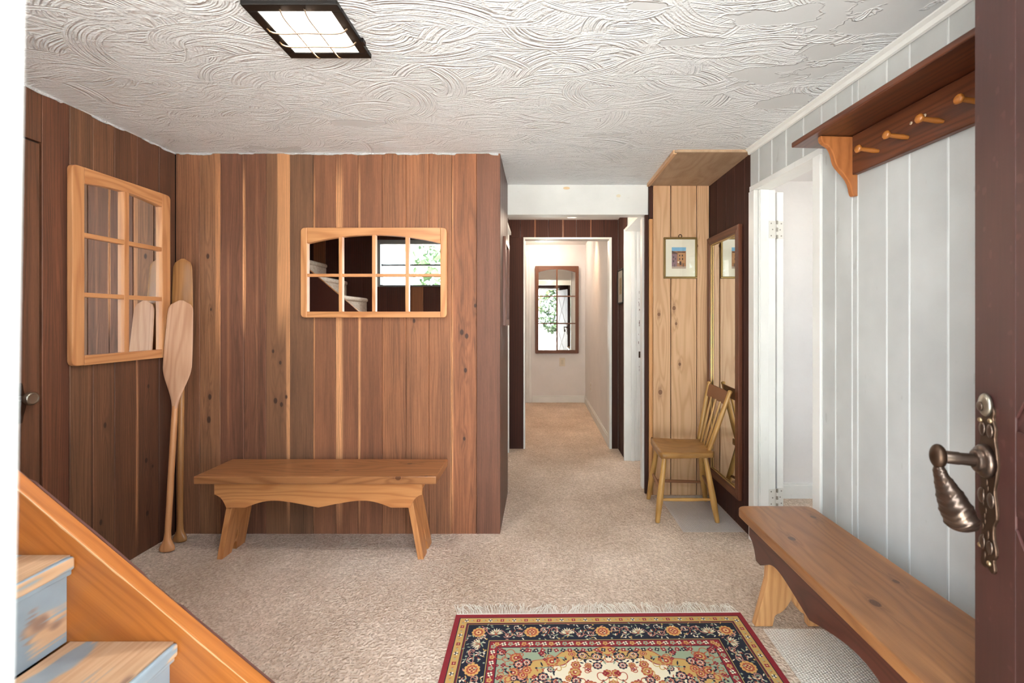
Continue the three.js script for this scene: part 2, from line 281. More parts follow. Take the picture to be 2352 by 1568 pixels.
// ceiling plaster: trowelled in overlapping arcs; 3.7 m x 3.7 m, u from x = -2.3, v from depth 0
const CEIL = { x: -2.3, s: 3.7, n: 2048 };
const ceilH = new Float32Array(CEIL.n * CEIL.n).fill(0.5), ceilSmooth = new Float32Array(CEIL.n * CEIL.n);
{
  const N = CEIL.n, ppm = N / CEIL.s;
  for (let i = 0; i < N * N; i++) ceilH[i] = 0.5 + 0.3 * (vn((i % N) / 9, Math.floor(i / N) / 9, 0, 0, 5) - 0.5);
  for (let k = 0; k < 2600; k++) {
    const cx = rr(0, N), cy = rr(0, N), R = rr(40, 240), bw = rr(18, 70), span = Math.min(2.2, rr(70, 260) / R), a0 = (rnd() < 0.24 ? rr(0, 6.283) : (rnd() < 0.5 ? 1.571 : 4.712) + rr(-0.6, 0.6)) - span / 2 + 6.283, amp = rr(0.14, 0.46), lift = rr(-0.07, 0.07), sd = k * 3 + 7, fr = rr(0.28, 0.56), sq = rr(0.5, 0.95);
    const mx = cx + Math.cos(a0 + span / 2) * R, my = cy + Math.sin(a0 + span / 2) * R, ext = Math.min(R * 1.1, R * span * 0.62) + bw * 0.8;
    const x0 = Math.max(0, Math.floor(mx - ext)), x1 = Math.min(N - 1, Math.ceil(mx + ext)), y0 = Math.max(0, Math.floor(my - ext)), y1 = Math.min(N - 1, Math.ceil(my + ext));
    for (let y = y0; y <= y1; y++) for (let x = x0; x <= x1; x++) {
      const dx = x - cx, dy = (y - cy) / sq, r = Math.sqrt(dx * dx + dy * dy), t = (r - R) / bw;
      if (t < -0.5 || t > 0.5) continue;
      let a = Math.atan2(dy, dx) - a0; a -= Math.floor(a / 6.28318) * 6.28318;
      if (a > span) continue;
      const al = Math.min(1, a * R / 10) * Math.min(1, (span - a) * R / 22);
      const comb = (vn(t * bw * fr + 40, a * 1.6, 0, 0, sd) - 0.5) * amp * 1.5 + (vn(t * bw * fr * 2.6, a * 4, 0, 0, sd + 1) - 0.5) * amp * 0.6, rim = 0.2 * Math.exp(-400 * (Math.abs(t) - 0.46) * (Math.abs(t) - 0.46)) * vn(a * 7, k, 0, 0, 3);
      const i = y * N + x;
      ceilH[i] = lerp(ceilH[i], 0.5 + lift + comb + rim, al * 0.9);
    }
  }
  for (let i = 0; i < N * N; i++) ceilH[i] += 0.13 * (vn((i % N) / 2.3, Math.floor(i / N) / 2.3, 0, 0, 6) - 0.5);
  // bare patches where the plaster was skimmed flat: [x, depth, rx, rd]
  const patches = [[0.95, 1.3, 0.12, 0.34], [0.9, 1.74, 0.15, 0.1], [1.1, 1.2, 0.16, 0.5], [1.08, 1.95, 0.1, 0.08], [0.7, 1.42, 0.16, 0.05], [0.82, 1.05, 0.12, 0.1], [-1.5, 2.54, 0.2, 0.04], [-0.4, 2.57, 0.14, 0.03], [0.5, 1.55, 0.12, 0.03], [0.35, 1.38, 0.1, 0.03], [0.3, 2.35, 0.14, 0.03], [-0.9, 2.2, 0.12, 0.03]];
  for (const [px, pd, rx, rd] of patches) {
    const x0 = Math.floor((px - rx * 2 - CEIL.x) * ppm), x1 = Math.ceil((px + rx * 2 - CEIL.x) * ppm), y0 = Math.floor((pd - rd * 2) * ppm), y1 = Math.ceil((pd + rd * 2) * ppm);
    for (let y = Math.max(0, y0); y < Math.min(N, y1); y++) for (let x = Math.max(0, x0); x < Math.min(N, x1); x++) {
      const X = x / ppm + CEIL.x, D = y / ppm, e = Math.sqrt(((X - px) / rx) ** 2 + ((D - pd) / rd) ** 2) + 2.6 * (fbm(X * 7 + D * 3, D * 13, 0, 0, 77, 5) - 0.5);
      const t = sstep(0.86, 0.8, e), i = y * N + x;
      ceilH[i] = lerp(ceilH[i], 0.36, t); ceilSmooth[i] = Math.max(ceilSmooth[i], t);
      if (e > 0.86 && e < 0.95) ceilH[i] += 0.2 * (1 - (e - 0.86) / 0.09);
    }
  }
}
const ceilBump = tex(CEIL.n, CEIL.n, (u, v, x, y) => ceilH[y * CEIL.n + x], false);
const ceilMap = tex(1024, 1024, (u, v, x, y) => mix3([234, 237, 240], [214, 216, 218], ceilSmooth[y * 2 * CEIL.n + x * 2]).map((c) => c - 8 * (fbm(u * 9, v * 9, 0, 0, 88, 4) - 0.5)));
const plaster = std(0xffffff, 0.72, { map: ceilMap, bumpMap: ceilBump, bumpScale: 0.0125 });
const glassMirror = std(0xf0f2f0, 0.015, { metalness: 1 });
const blackMetal = std(0x14110f, 0.45, { metalness: 0.3 });
const brass = std(0xb08a50, 0.35, { metalness: 1 });
const bronze = std(0x66564c, 0.3, { metalness: 0.9 });
const bronzeDark = std(0x4a382c, 0.42, { metalness: 0.85 });
const nickel = std(0x9a9284, 0.3, { metalness: 0.9 });
const paintedHinge = std(0xdcdad4, 0.4);
const doorBrown = std(0xffffff, 0.5, { map: tex(512, 512, (u, v) => {
  const n = fbm(u * 7, v * 5, 7, 5, 171, 4), f = vn(u * 180, v * 10, 180, 10, 172), s = sstep(0.76, 0.8, fbm(u * 30, v * 24, 30, 24, 173, 2));
  return mix3([68, 36, 32].map((c) => c * (0.95 + 0.2 * (n - 0.5) + 0.1 * (f - 0.5))), [124, 84, 76], s * 0.25);
}, true, [0.6, 0.6]) });

// ------------------------------------------------------------------ shell of the house
const H = 2.2, XL = -2.11, DB = 2.594;                        // ceiling height, left wall, back wall depth
const pane = (d) => (new THREE.MeshPhysicalMaterial({ color: 0xffffff, roughness: 0.02, transmission: 1, thickness: 0, ior: 1.45, ...d }));

{ // floor: one carpet runs through all the rooms
  const g = struct('floor', 'beige flecked wall-to-wall carpet through hall and corridor', 'floor');
  part('carpet', box(-3.3, 3.7, -0.06, 0, 0.18, 7.0, 'z', 0, [0, 0]), carpet, g);
  part('subfloor', box(-3.3, 3.7, -0.2, -0.062, 0.02, 7.0), brownSheath, g);
}
{ // main ceiling, with a hole over the stairs
  const g = struct('ceiling', 'white ceiling of trowelled plaster in overlapping arcs', 'ceiling');
  const slab = (x0, x1, d0, d1, y1 = H + 0.12) => {
    const b = new THREE.BoxGeometry(x1 - x0, y1 - H, d1 - d0); b.translate((x0 + x1) / 2, (H + y1) / 2, -(d0 + d1) / 2);
    const n = b.toNonIndexed(), p = n.attributes.position, uv = n.attributes.uv;
    for (let i = 0; i < p.count; i++) uv.setXY(i, (p.getX(i) - CEIL.x) / CEIL.s, -p.getZ(i) / CEIL.s);
    return n;
  };
  part('plaster', slab(-2.2, 1.32, 1.02, 3.24), plaster, g);
  part('plaster', slab(-0.95, 1.32, 0.05, 1.02), plaster, g);
  // ragged lip of plaster along the top of the cedar walls
  const ragged = (len, seed) => {
    const pts = [[0, 0.01]]; const n = Math.round(len / 0.011);
    for (let i = 0; i <= n; i++) pts.push([i / n * len, -0.001 - 0.016 * fbm(i * 0.23, 1, 0, 0, seed, 3) * (vn(i * 0.08, 3, 0, 0, seed) > 0.35 ? 1 : 0.2)]);
    pts.push([len, 0.01]);
    return extrude(pts, 0.006);
  };
  const lb = part('plaster_lip', ragged(1.87, 901), plaster, g); lb.position.set(XL, H, -DB + 0.001);
  const ll = part('plaster_lip', ragged(1.5, 902), plaster, g); ll.rotation.y = Math.PI / 2; ll.position.set(XL + 0.001, H, -1.09);
}
{ // upper closing of the stairwell
  const side = (name, label, b, m = darkWood) => part('lining', box(...b), m, struct(name, label, 'wall'));
  side('wall_stairwell_back', 'brown lining above the ceiling edge beside the stairs', [-3.3, -0.9, H + 0.12, 3.7, 1.02, 1.12]);
  side('wall_stairwell_right', 'brown lining over the foot of the stairs', [-0.95, -0.85, H + 0.12, 3.7, 0.06, 1.02]);
  side('wall_stairwell_left', 'brown wall at the head of the stairs', [-3.3, -3.2, 0, 3.7, 0.06, 1.02]);
  side('wall_stairwell_side', 'brown wall beside the upper steps', [-3.3, XL - 0.1, 0, 2.32, 1.03, 1.12]);
  side('ceiling_stairwell', 'white ceiling high over the stairs', [-3.3, -0.85, 3.7, 3.8, 0.0, 1.12], whitePlain);
}
{ // back wall: 14 cedar boards in front of a closed block
  const g = struct('wall_back', 'cedar plank wall behind the bench with pale sapwood streaks', 'wall');
  const px = [405, 458.5, 506, 560.7, 610.8, 666, 719, 771, 822.5, 877.6, 932.7, 985, 1038, 1094.6, 1149];
  const X = px.map((p) => (p - 1240) / FPX * DB); X[0] = XL + 0.003;
  for (let i = 0; i < 14; i++) {
    const m = part('plank', board(X[i + 1] - X[i] - 0.0014, H - 0.002, 0.018, 0.0022, { slot: [i / 14, (i + 1) / 14] }), cedarBack, g);
    m.position.set(X[i] + 0.0007, 0, -DB - 0.018 + (i % 3) * 0.0007);
  }
  part('backing', box(XL - 0.1, X[14] - 0.012, 0, H, DB + 0.019, DB + 0.05), dark, g);
  // the return into the passage
  for (let i = 0; i < 4; i++) {
    const m = part('plank', board(0.149, H - 0.002, 0.012, 0.002, { off: rOff() }), darkWood2, g);
    m.rotation.y = Math.PI / 2; m.position.set(X[14] - 0.0125, 0, -DB - 0.02 - i * 0.1495);
  }
  part('backing', box(X[14] - 0.03, X[14] - 0.013, 0, H, DB + 0.02, 3.2), dark, g);
}
{ // left wall with its plank door
  const g = struct('wall_left', 'cedar plank wall at the left with the mirror and plank door', 'wall');
  const D = [1.901, 2.012, 2.118, 2.224, 2.35, 2.484, DB + 0.0];
  for (let i = 0; i < 6; i++) {
    const m = part('plank', board(D[i + 1] - D[i] - 0.0014, H - 0.002, 0.018, 0.0022, { slot: [(i + 1) / 7, (i + 2) / 7] }), cedarLeft, g);
    m.rotation.y = Math.PI / 2; m.position.set(XL - 0.018 + (i % 2) * 0.001, 0, -D[i] - 0.0007);
  }
  for (let i = 0; i < 6; i++) {                                // over and beside the door
    const m = part('plank', board(0.1345, 0.21, 0.018, 0.002, { slot: [(i % 7) / 7, (i % 7 + 1) / 7], v: [0.9, 1] }), cedarLeft, g);
    m.rotation.y = Math.PI / 2; m.position.set(XL - 0.018, 1.987, -1.9 + 0.1355 * (i + 1));
  }
  part('backing', box(XL - 0.1, XL - 0.019, 0, H, 1.02, DB + 0.05), dark, g);
  const dr = struct('door_2', 'narrow brown plank door in the left wall with round metal knob', 'door');
  for (let i = 0; i < 5; i++) {
    const m = part('plank', board(0.1345, 1.97, 0.016, 0.002, { slot: [((i * 3) % 7) / 7, ((i * 3) % 7 + 1) / 7], v: [0, 0.9] }), cedarLeft, dr);
    m.rotation.y = Math.PI / 2; m.position.set(XL - 0.0185, 0.008, -1.896 + 0.1355 * (i + 1));
  }
  const kd = 1.82, ky = 0.917;
  const plate = part('knob_plate', extrude((() => { const p = []; for (let i = 0; i < 28; i++) { const a = i / 28 * 6.283; p.push([Math.cos(a) * (0.02 + 0.004 * Math.cos(a * 4)), Math.sin(a) * 0.085 * (1 + 0.06 * Math.cos(a * 6))]); } return p; })(), 0.004, 0.001), bronzeDark, dr, 'ornate pierced bronze plate');
  plate.rotation.y = Math.PI / 2; plate.position.set(XL - 0.003, ky - 0.02, -kd);
  const knob = part('knob', new THREE.LatheGeometry([[0, 0], [0.011, 0], [0.010, 0.024], [0.014, 0.03], [0.024, 0.036], [0.027, 0.044], [0.026, 0.052], [0.022, 0.057], [0.018, 0.056], [0.016, 0.054], [0, 0.055]].map((p) => new THREE.Vector2(...p)), 28), nickel, dr, 'round grey metal knob');
  knob.rotation.z = -Math.PI / 2; knob.position.set(XL - 0.001, ky, -kd);
}
// front wall: brown boards, doorway behind the camera and the window over the stairs
const FW0 = 0.06, FW1 = 0.18, DOORL = -0.2112, DOORR = 0.64, DTOP = 2.06, WX0 = -1.84, WX1 = -0.62, WY0 = 1.606, WY1 = 2.13;
{
  const g = struct('wall_front', 'dark brown plank wall holding the entrance doorway and window', 'wall');
  const seg = (x0, x1, y0, y1, m = darkWood) => {
    const n = Math.max(1, Math.round((x1 - x0) / 0.14)), w = (x1 - x0) / n;
    for (let i = 0; i < n; i++) { const b = part('plank', board(w - 0.0015, y1 - y0, 0.016, 0.002, { off: rOff() }), (i * 7 + Math.round(x0 * 10)) % 9 === 3 ? darkSap : m, g); b.rotation.y = Math.PI; b.position.set(x0 + w * (i + 1) - 0.0007, y0, -FW1 + 0.016); }
    part('sheathing', box(x0, x1, y0, y1, FW0, FW1 - 0.017), brownSheath, g);
  };
  seg(-3.2, WX0, 0, 3.7); seg(WX0, WX1, 0, WY0); seg(WX0, -0.95, WY1, 3.7); seg(-0.95, WX1, WY1, H); seg(WX1, DOORL - 0.05, 0, H); seg(DOORL - 0.05, DOORR + 0.05, DTOP + 0.04, H); seg(DOORR + 0.05, 1.36, 0, H);
}
{
  const g = struct('window_1', 'grey framed window above the staircase seen in the wall mirror', 'window');
  const fm = std(0x8f9698, 0.5), bar = std(0x565a5c, 0.5);
  part('window_frame', box(WX0, WX0 + 0.06, WY0, WY1, 0.07, 0.17), fm, g); part('window_frame', box(WX1 - 0.06, WX1, WY0, WY1, 0.07, 0.17), fm, g);
  part('window_frame', box(WX0 + 0.06, WX1 - 0.06, WY1 - 0.05, WY1, 0.07, 0.17), fm, g); part('window_sill', box(WX0 + 0.06, WX1 - 0.06, WY0, WY0 + 0.02, 0.06, 0.19), bar, g);
  part('meeting_bar', box(WX0 + 0.06, WX1 - 0.06, 1.845, 1.865, 0.09, 0.12), bar, g);
  part('pane', box(WX0 + 0.06, WX1 - 0.06, WY0 + 0.02, 1.845, 0.1, 0.104), pane(), g); part('pane', box(WX0 + 0.06, WX1 - 0.06, 1.865, WY1 - 0.05, 0.1, 0.104), pane(), g);
}
{ // white jamb of the entrance; its left post is right beside the lens
  const g = struct('trim_1', 'white painted jamb of the entrance doorway, blurred at the left edge', 'door jamb');
  { const q = box(DOORL - 0.05, DOORL, 0, DTOP, 0.045, FW1 + 0.004, 'y', 0.004), p = q.attributes.position; for (let i = 0; i < p.count; i++) p.setX(i, p.getX(i) + 0.016 * (p.getY(i) - EYE)); part('jamb', q, whiteTrim, g); }   // a little out of plumb
  part('jamb', box(DOORR, DOORR + 0.05, 0, DTOP, 0.045, FW1 + 0.004, 'y', 0.004), whiteTrim, g);
  part('head', box(DOORL - 0.05, DOORR + 0.05, DTOP, DTOP + 0.04, 0.045, FW1 + 0.004, 'x', 0.004), whiteTrim, g);
  part('threshold', box(DOORL, DOORR, -0.06, 0.012, 0.03, FW1, 'x', 0.004), brownSheath, g);
}

// ------------------------------------------------------------------ right wall (turned 3.6 degrees), built in its own frame: x runs along the wall towards the camera
const RWT = -Math.atan2(0.998, 0.0629), RWX = 1.185, RWD = 2.53;
const onRight = (g) => { g.position.set(RWX, 0, -RWD); g.rotation.y = RWT; return g; };
{
  const g = onRight(struct('wall_right', 'white painted plank wall at the right beside the white door', 'wall'));
  const T = [0.588, 0.671, 0.761, 0.79, 0.925, 1.0164, 1.151, 1.27, 1.39, 1.51, 1.63, 1.75, 1.87, 1.99, 2.11, 2.23, 2.345];
  for (let i = 0; i < T.length - 1; i++) { const m = part('plank', board(T[i + 1] - T[i] - 0.0006, 2.172, 0.014, 0.0036, { off: rOff() }), whiteBoard, g); m.position.set(T[i] + 0.0003, 0, -0.014); }
  const U = [0, 0.0916, 0.214, 0.335, 0.463, 0.587];
  for (let i = 0; i < U.length - 1; i++) { const m = part('plank', board(U[i + 1] - U[i] - 0.0008, 0.185, 0.014, 0.006, { off: rOff() }), whiteBoard, g); m.position.set(U[i] + 0.0004, 1.987, -0.014); }
  for (const t of T.slice(1, -1)) part('groove_highlight', box(t - 0.0011, t + 0.0011, 0, 2.17, 0.0028, 0.012), grooveLitWhite, g);  // pale strips painting the light that the joint grooves catch
  for (const t of U.slice(1, -1)) part('groove_highlight', box(t - 0.0035, t + 0.0035, 1.988, 2.17, 0.0035, 0.012), grooveLitWhite, g);  // same painted highlight in the wider joints over the door
  const B = (x0, x1, y0, y1, z0, z1, m = whiteTrim, n = 'backing', r = 0) => part(n, box(x0, x1, y0, y1, -z1, -z0, 'y', r), m, g);
  B(0.54, 2.345, 0, H, -0.1, -0.0145, grooveLitWhite); B(0, 0.54, 2.0, H, -0.1, -0.0145, grooveLitWhite);
  B(0, 0.59, 1.957, 1.986, -0.10, 0.004, whiteTrim, 'head_jamb', 0.003);
  const c = onRight(struct('trim_2', 'white moulding along the top of the right plank wall', 'moulding'));
  const cr = part('moulding', extrude([[0, 0], [-0.026, 0], [-0.026, -0.006], [-0.014, -0.014], [-0.012, -0.03], [-0.004, -0.034], [0, -0.03]], 2.34, 0, 'z'), whiteTrim, c);
  cr.rotation.y = Math.PI / 2; cr.position.set(0, H - 0.001, 0);
  const k = onRight(struct('trim_3', 'white door casing and jambs round the narrow white door', 'door casing'));
  const C = (x0, x1, y0, y1, z0, z1, n = 'casing', r = 0.003) => part(n, box(x0, x1, y0, y1, -z1, -z0, 'y', r), whiteTrim, k);
  C(-0.005, 0.05, 0, 1.956, -0.02, 0.006); C(-0.02, 0.058, 0, 1.956, -0.115, -0.021, 'jamb');
  C(0.048, 0.062, 0, 1.956, -0.075, -0.026, 'door_stop', 0.002);
  C(0.54, 0.59, 0, 1.956, -0.012, 0.010); C(0.536, 0.586, 0, 1.956, -0.10, -0.0125, 'jamb');
}
{ // the white door, folded right back against the far side of the wall
  const g = onRight(struct('door_3', 'white door folded open on two painted butt hinges', 'door'));
  part('leaf', box(-0.46, 0.05, 0.012, 1.945, 0.128, 0.165, 'y', 0.002), whiteTrim, g);
  part('gap_shade', box(-0.03, 0.03, 0.0, 1.95, 0.1155, 0.1275), chipped, g, 'dark brown strip added for the shade inside the hinge gap');  // dark strip standing in for shade between jamb and door leaf
  const hingeSteel = std(0x9a958c, 0.4, { metalness: 0.4 });
  for (const y of [1.735, 0.255]) {
    const h = part('hinge', box(0.0575, 0.0605, y - 0.048, y + 0.048, 0.076, 0.117, 'y'), paintedHinge, g, 'white painted butt hinge');
    part('hinge_leaf', box(0.0505, 0.0535, y - 0.048, y + 0.048, 0.13, 0.162, 'y'), paintedHinge, h);
    for (let k = 0; k < 5; k++) part('knuckle', rod([0.0605, y - 0.05 + k * 0.02, -0.121], [0.0605, y - 0.0315 + k * 0.02, -0.121], [[0, 0.0055], [0.04, 0.0065], [0.96, 0.0065], [1, 0.0055]], 10), k % 2 ? paintedHinge : hingeSteel, h);
    for (const [z, yy] of [[0.088, -0.034], [0.088, 0.034], [0.096, 0], [0.15, -0.034], [0.15, 0.034], [0.143, 0]]) {
      const s = part('screw', new THREE.CylinderGeometry(0.0035, 0.004, 0.0015, 10), std(0x8f8a82, 0.5), h); s.rotation.z = Math.PI / 2; s.position.set(z < 0.12 ? 0.061 : 0.054, y + yy, -z);
    }
  }
}
{ // room behind the white door, with the window that floods it
  const g = struct('wall_side_room', 'pale walls of the bright room behind the white door', 'wall');
  const W = (x0, x1, y0, y1, d0, d1, n = 'wall', m = whiteWall) => part(n, box(x0, x1, y0, y1, d0, d1), m, g);
  W(1.21, 3.7, 0, H, 3.12, 3.2); W(3.6, 3.7, 0, 0.9, 0.1, 3.12); W(3.6, 3.7, 1.88, H, 0.1, 3.12); W(3.6, 3.7, 0.9, 1.88, 0.1, 1.25); W(3.6, 3.7, 0.9, 1.88, 2.32, 3.12); W(1.36, 3.7, 0, H, 0.06, 0.18);
  W(1.32, 3.7, H, H + 0.12, 0.05, 3.2, 'ceiling');
  W(1.45, 3.6, 0, 0.09, 3.104, 3.12, 'baseboard', whiteTrim); W(1.45, 3.6, 0.085, 0.105, 3.108, 3.12, 'baseboard_cap', whiteTrim);
  const w = struct('window_2', 'window of the bright side room, out of sight', 'window');
  part('pane', box(3.64, 3.644, 0.95, 1.83, 1.3, 2.27), pane(), w);
  for (const [y0, y1, d0, d1] of [[0.9, 0.95, 1.25, 2.32], [1.83, 1.88, 1.25, 2.32], [0.95, 1.83, 1.25, 1.3], [0.95, 1.83, 2.27, 2.32], [0.95, 1.83, 1.76, 1.8]]) part('window_frame', box(3.61, 3.68, y0, y1, d0, d1), whiteTrim, w);
}

// ------------------------------------------------------------------ niche beside the passage
const NB = 3.17, NX0 = 0.776, NX1 = 1.2, NT = 2.184;
{
  const g = struct('wall_niche_back', 'knotty pale pine boards at the back of the niche', 'wall');
  const X = [0.80, 0.927, 1.111, NX1];
  for (let i = 0; i < 3; i++) { const m = part('plank', board(X[i + 1] - X[i] - 0.005, NT, 0.012, 0.003, { off: [0.05 + i * 0.19, 0] }), knotty, g); m.position.set(X[i] + 0.0015, 0, -NB - 0.012); }
  part('raw_edge', box(0.772, 0.798, 0, 1.95, NB - 0.004, NB + 0.02, 'y', 0.003), pineLeg, g, 'raw pine edge strip');
  part('raw_edge', box(0.772, 0.798, 1.955, NT, NB + 0.002, NB + 0.02, 'y', 0.003), darkWood, g);
  part('backing', box(0.772, 1.3, 0, H, NB + 0.021, NB + 0.06), dark, g);
  const s = struct('wall_niche_right', 'dark brown planks on the side of the niche behind tall mirror', 'wall');
  const D = [2.525, 2.63, 2.76, 2.89, 3.03, NB];
  for (let i = 0; i < 5; i++) { const m = part('plank', board(D[i + 1] - D[i] - 0.003, NT, 0.014, 0.003, { off: rOff() }), darkWood, s); m.rotation.y = -Math.PI / 2; m.position.set(NX1 + 0.014, 0, -D[i + 1] + 0.0015); }
  part('backing', box(NX1 + 0.015, NX1 + 0.04, 0, H, 2.56, NB), dark, s);
  const c = struct('trim_4', 'pale plywood soffit under the plaster over the niche', 'soffit');
  part('soffit', box(0.765, NX1 + 0.01, NT, NT + 0.012, 2.535, NB), plySoffit, c);
  part('batten', box(0.757, 0.778, NT - 0.006, H + 0.002, 2.545, NB, 'z', 0.002), knotty, c);
  part('batten', box(0.778, NX1, NT + 0.0121, H + 0.002, 2.54, 2.56, 'x', 0.001), knotty, c);
}

// ------------------------------------------------------------------ corridor
const CL = -0.3, CR = 0.752, CE = 4.31;
{
  const g = struct('trim_5', 'white painted header beam across the start of the corridor', 'beam');
  part('beam', box(-0.256, 0.772, 1.986, H, 3.195, 3.285, 'x', 0.003), whiteTrim, g);
  part('stain', (() => { const s = new THREE.CylinderGeometry(0.016, 0.016, 0.0008, 14); s.scale(1, 1, 0.7); s.rotateX(Math.PI / 2); s.translate(0.56, 2.12, -3.1948); return s; })(), std(0xe6dcc6, 0.5), g);
  part('stain', (() => { const s = new THREE.CylinderGeometry(0.02, 0.02, 0.0008, 14); s.scale(1.2, 1, 0.5); s.rotateX(Math.PI / 2); s.translate(0.19, 2.175, -3.1948); return s; })(), std(0xdcbf98, 0.5), g);
  const e = struct('wall_corridor_end', 'dark plank wall round the white doorway at the corridor end', 'wall');
  const O0 = -0.146, O1 = 0.678, OT = 2.017;
  const boards = (x0, x1, y0, y1) => { const n = Math.max(1, Math.round((x1 - x0) / 0.13)), w = (x1 - x0) / n; for (let i = 0; i < n; i++) { const m = part('plank', board(w - 0.002, y1 - y0, 0.012, 0.002, { off: rOff() }), darkWood, e); m.position.set(x0 + i * w + 0.001, y0, -CE - 0.012); if (i && i % 2 === 0 && y0 > 1) { part('sap_strip', box(x0 + i * w, x0 + i * w + 0.011, y0, y1, CE - 0.001, CE + 0.003), darkSap, e); } } };
  boards(CL - 0.02, O0 - 0.012, 0, OT + 0.011); boards(O1 + 0.012, CR, 0, OT + 0.011); boards(CL - 0.02, CR, OT + 0.012, 2.3);
  part('core', box(CL - 0.3, O0 - 0.012, 0, 2.4, CE + 0.013, CE + 0.09), whiteWall, e); part('core', box(O1 + 0.012, 1.3, 0, 2.4, CE + 0.013, CE + 0.09), whiteWall, e); part('core', box(O0 - 0.012, O1 + 0.012, OT + 0.012, 2.4, CE + 0.013, CE + 0.09), whiteWall, e);
  const t = struct('trim_6', 'thin white jamb lining the doorway at the corridor end', 'door jamb');
  part('jamb', box(O0 - 0.012, O0 + 0.004, 0, OT, CE - 0.012, CE + 0.1, 'y', 0.002), whiteTrim, t); part('jamb', box(O1 - 0.012, O1 + 0.012, 0, OT, CE - 0.012, CE + 0.1, 'y', 0.002), whiteTrim, t); part('head', box(O0 - 0.012, O1 + 0.012, OT - 0.006, OT + 0.012, CE - 0.012, CE + 0.1, 'x', 0.002), whiteTrim, t);
}
{ // right corridor wall: dark end strip, doorway with white jambs, dark boards beyond
  const g = struct('wall_corridor_right', 'dark plank wall on the right of the corridor', 'wall');
  part('end_board', box(0.748, 0.7705, 0, 1.984, 3.19, 3.215, 'y', 0.002), darkWood, g, 'dark end board');
  part('wall', box(0.772, 0.9, 0, H, 3.235, 3.33), whiteWall, g);
  for (let i = 0; i < 3; i++) { const m = part('plank', board(0.12, 2.2, 0.012, 0.003, { off: rOff() }), darkWood, g); m.rotation.y = -Math.PI / 2; m.position.set(CR + 0.012, 0, -CE + 0.122 * i + 0.004); }
  part('wall', box(CR + 0.013, 0.95, 0, H, 3.98, CE + 0.05), whiteWall, g); part('wall', box(0.772, 0.95, 2.05, H, 3.3, 4.0), whiteWall, g);
  const t = struct('trim_7', 'chipped white jambs of the right-hand corridor doorway', 'door jamb');
  part('jamb', box(0.74, 0.95, 0, 2.035, 3.94, 3.962, 'y', 0.002), whiteTrim, t); part('door_stop', box(0.80, 0.83, 0, 2.03, 3.928, 3.9395, 'y', 0.002), whiteTrim, t); part('door_stop', box(0.85, 0.864, 0, 2.03, 3.934, 3.9395, 'y', 0.002), whiteTrim, t);
  part('jamb', box(0.757, 0.9, 0, 2.015, 3.331, 3.35, 'y', 0.002), whiteTrim, t); part('casing', box(0.751, 0.771, 0, 1.985, 3.29, 3.352, 'y', 0.002), whiteTrim, t); part('head', box(0.745, 0.95, 2.015, 2.04, 3.33, 3.94, 'x', 0.002), whiteTrim, t);
  part('strike_plate', box(0.868, 0.896, 0.905, 0.96, 3.9375, 3.9405), bronzeDark, t, 'rusty latch plate');
  for (let i = 0; i < 12; i++) { const y = rr(0.5, 1.5), x = rr(0.864, 0.872), h = rr(0.006, 0.03); part('chip', box(x, x + rr(0.002, 0.005), y, y + h, 3.9328, 3.9345), chipped, t); }
  const r = struct('wall_bath', 'plain walls of the room off the right of the corridor', 'wall');
  part('wall', box(0.95, 1.95, 0, H, CE, CE + 0.1), whiteWall, r); part('wall', box(1.95, 2.05, 0, 1.3, 3.2, CE + 0.1), whiteWall, r); part('wall', box(1.95, 2.05, 1.8, H, 3.2, CE + 0.1), whiteWall, r); part('wall', box(1.95, 2.05, 1.3, 1.8, 3.2, 3.55), whiteWall, r); part('wall', box(1.95, 2.05, 1.3, 1.8, 3.95, CE + 0.1), whiteWall, r); part('wall', box(0.9, 1.3, 0, H, 3.235, 3.3), whiteWall, r);
}
{ // left corridor wall: doorway with white casing
  const g = struct('wall_corridor_left', 'wall on the left of the corridor with a white doorway', 'wall');
  part('wall', box(CL - 0.12, CL, 0, H, 3.16, 3.42), darkWood, g); part('wall', box(CL - 0.12, CL, 2.06, H, 3.42, 4.2), darkWood, g); part('wall', box(CL - 0.12, CL, 0, H, 4.24, CE), darkWood, g); part('wall', box(CL - 0.16, CL - 0.121, 0, H, 3.16, CE), whiteWall, g);
  const t = struct('trim_8', 'white casing of the left-hand corridor doorway', 'door casing');
  part('casing', box(CL + 0.0, CL + 0.035, 0, 1.985, 3.43, 3.5, 'y', 0.002), whiteTrim, t); part('jamb', box(CL - 0.12, CL + 0.014, 0, 2.03, 4.17, 4.2, 'y', 0.002), whiteTrim, t); part('head', box(CL - 0.12, CL + 0.03, 2.03, 2.06, 3.43, 4.2, 'z', 0.002), whiteTrim, t);
  part('leaf', box(CL - 0.1, CL - 0.06, 0.01, 2.03, 3.5, 4.17, 'y', 0.002), whiteTrim, t);
}
{ // corridor ceiling
  const g = struct('ceiling_corridor', 'white corridor ceiling behind the header beam', 'ceiling');
  part('ceiling', box(-0.5, 2.05, H, H + 0.1, 3.24, CE + 0.1), whitePlain, g);
}
const FE = 6.73, FH = 2.365, FRX = 0.68;
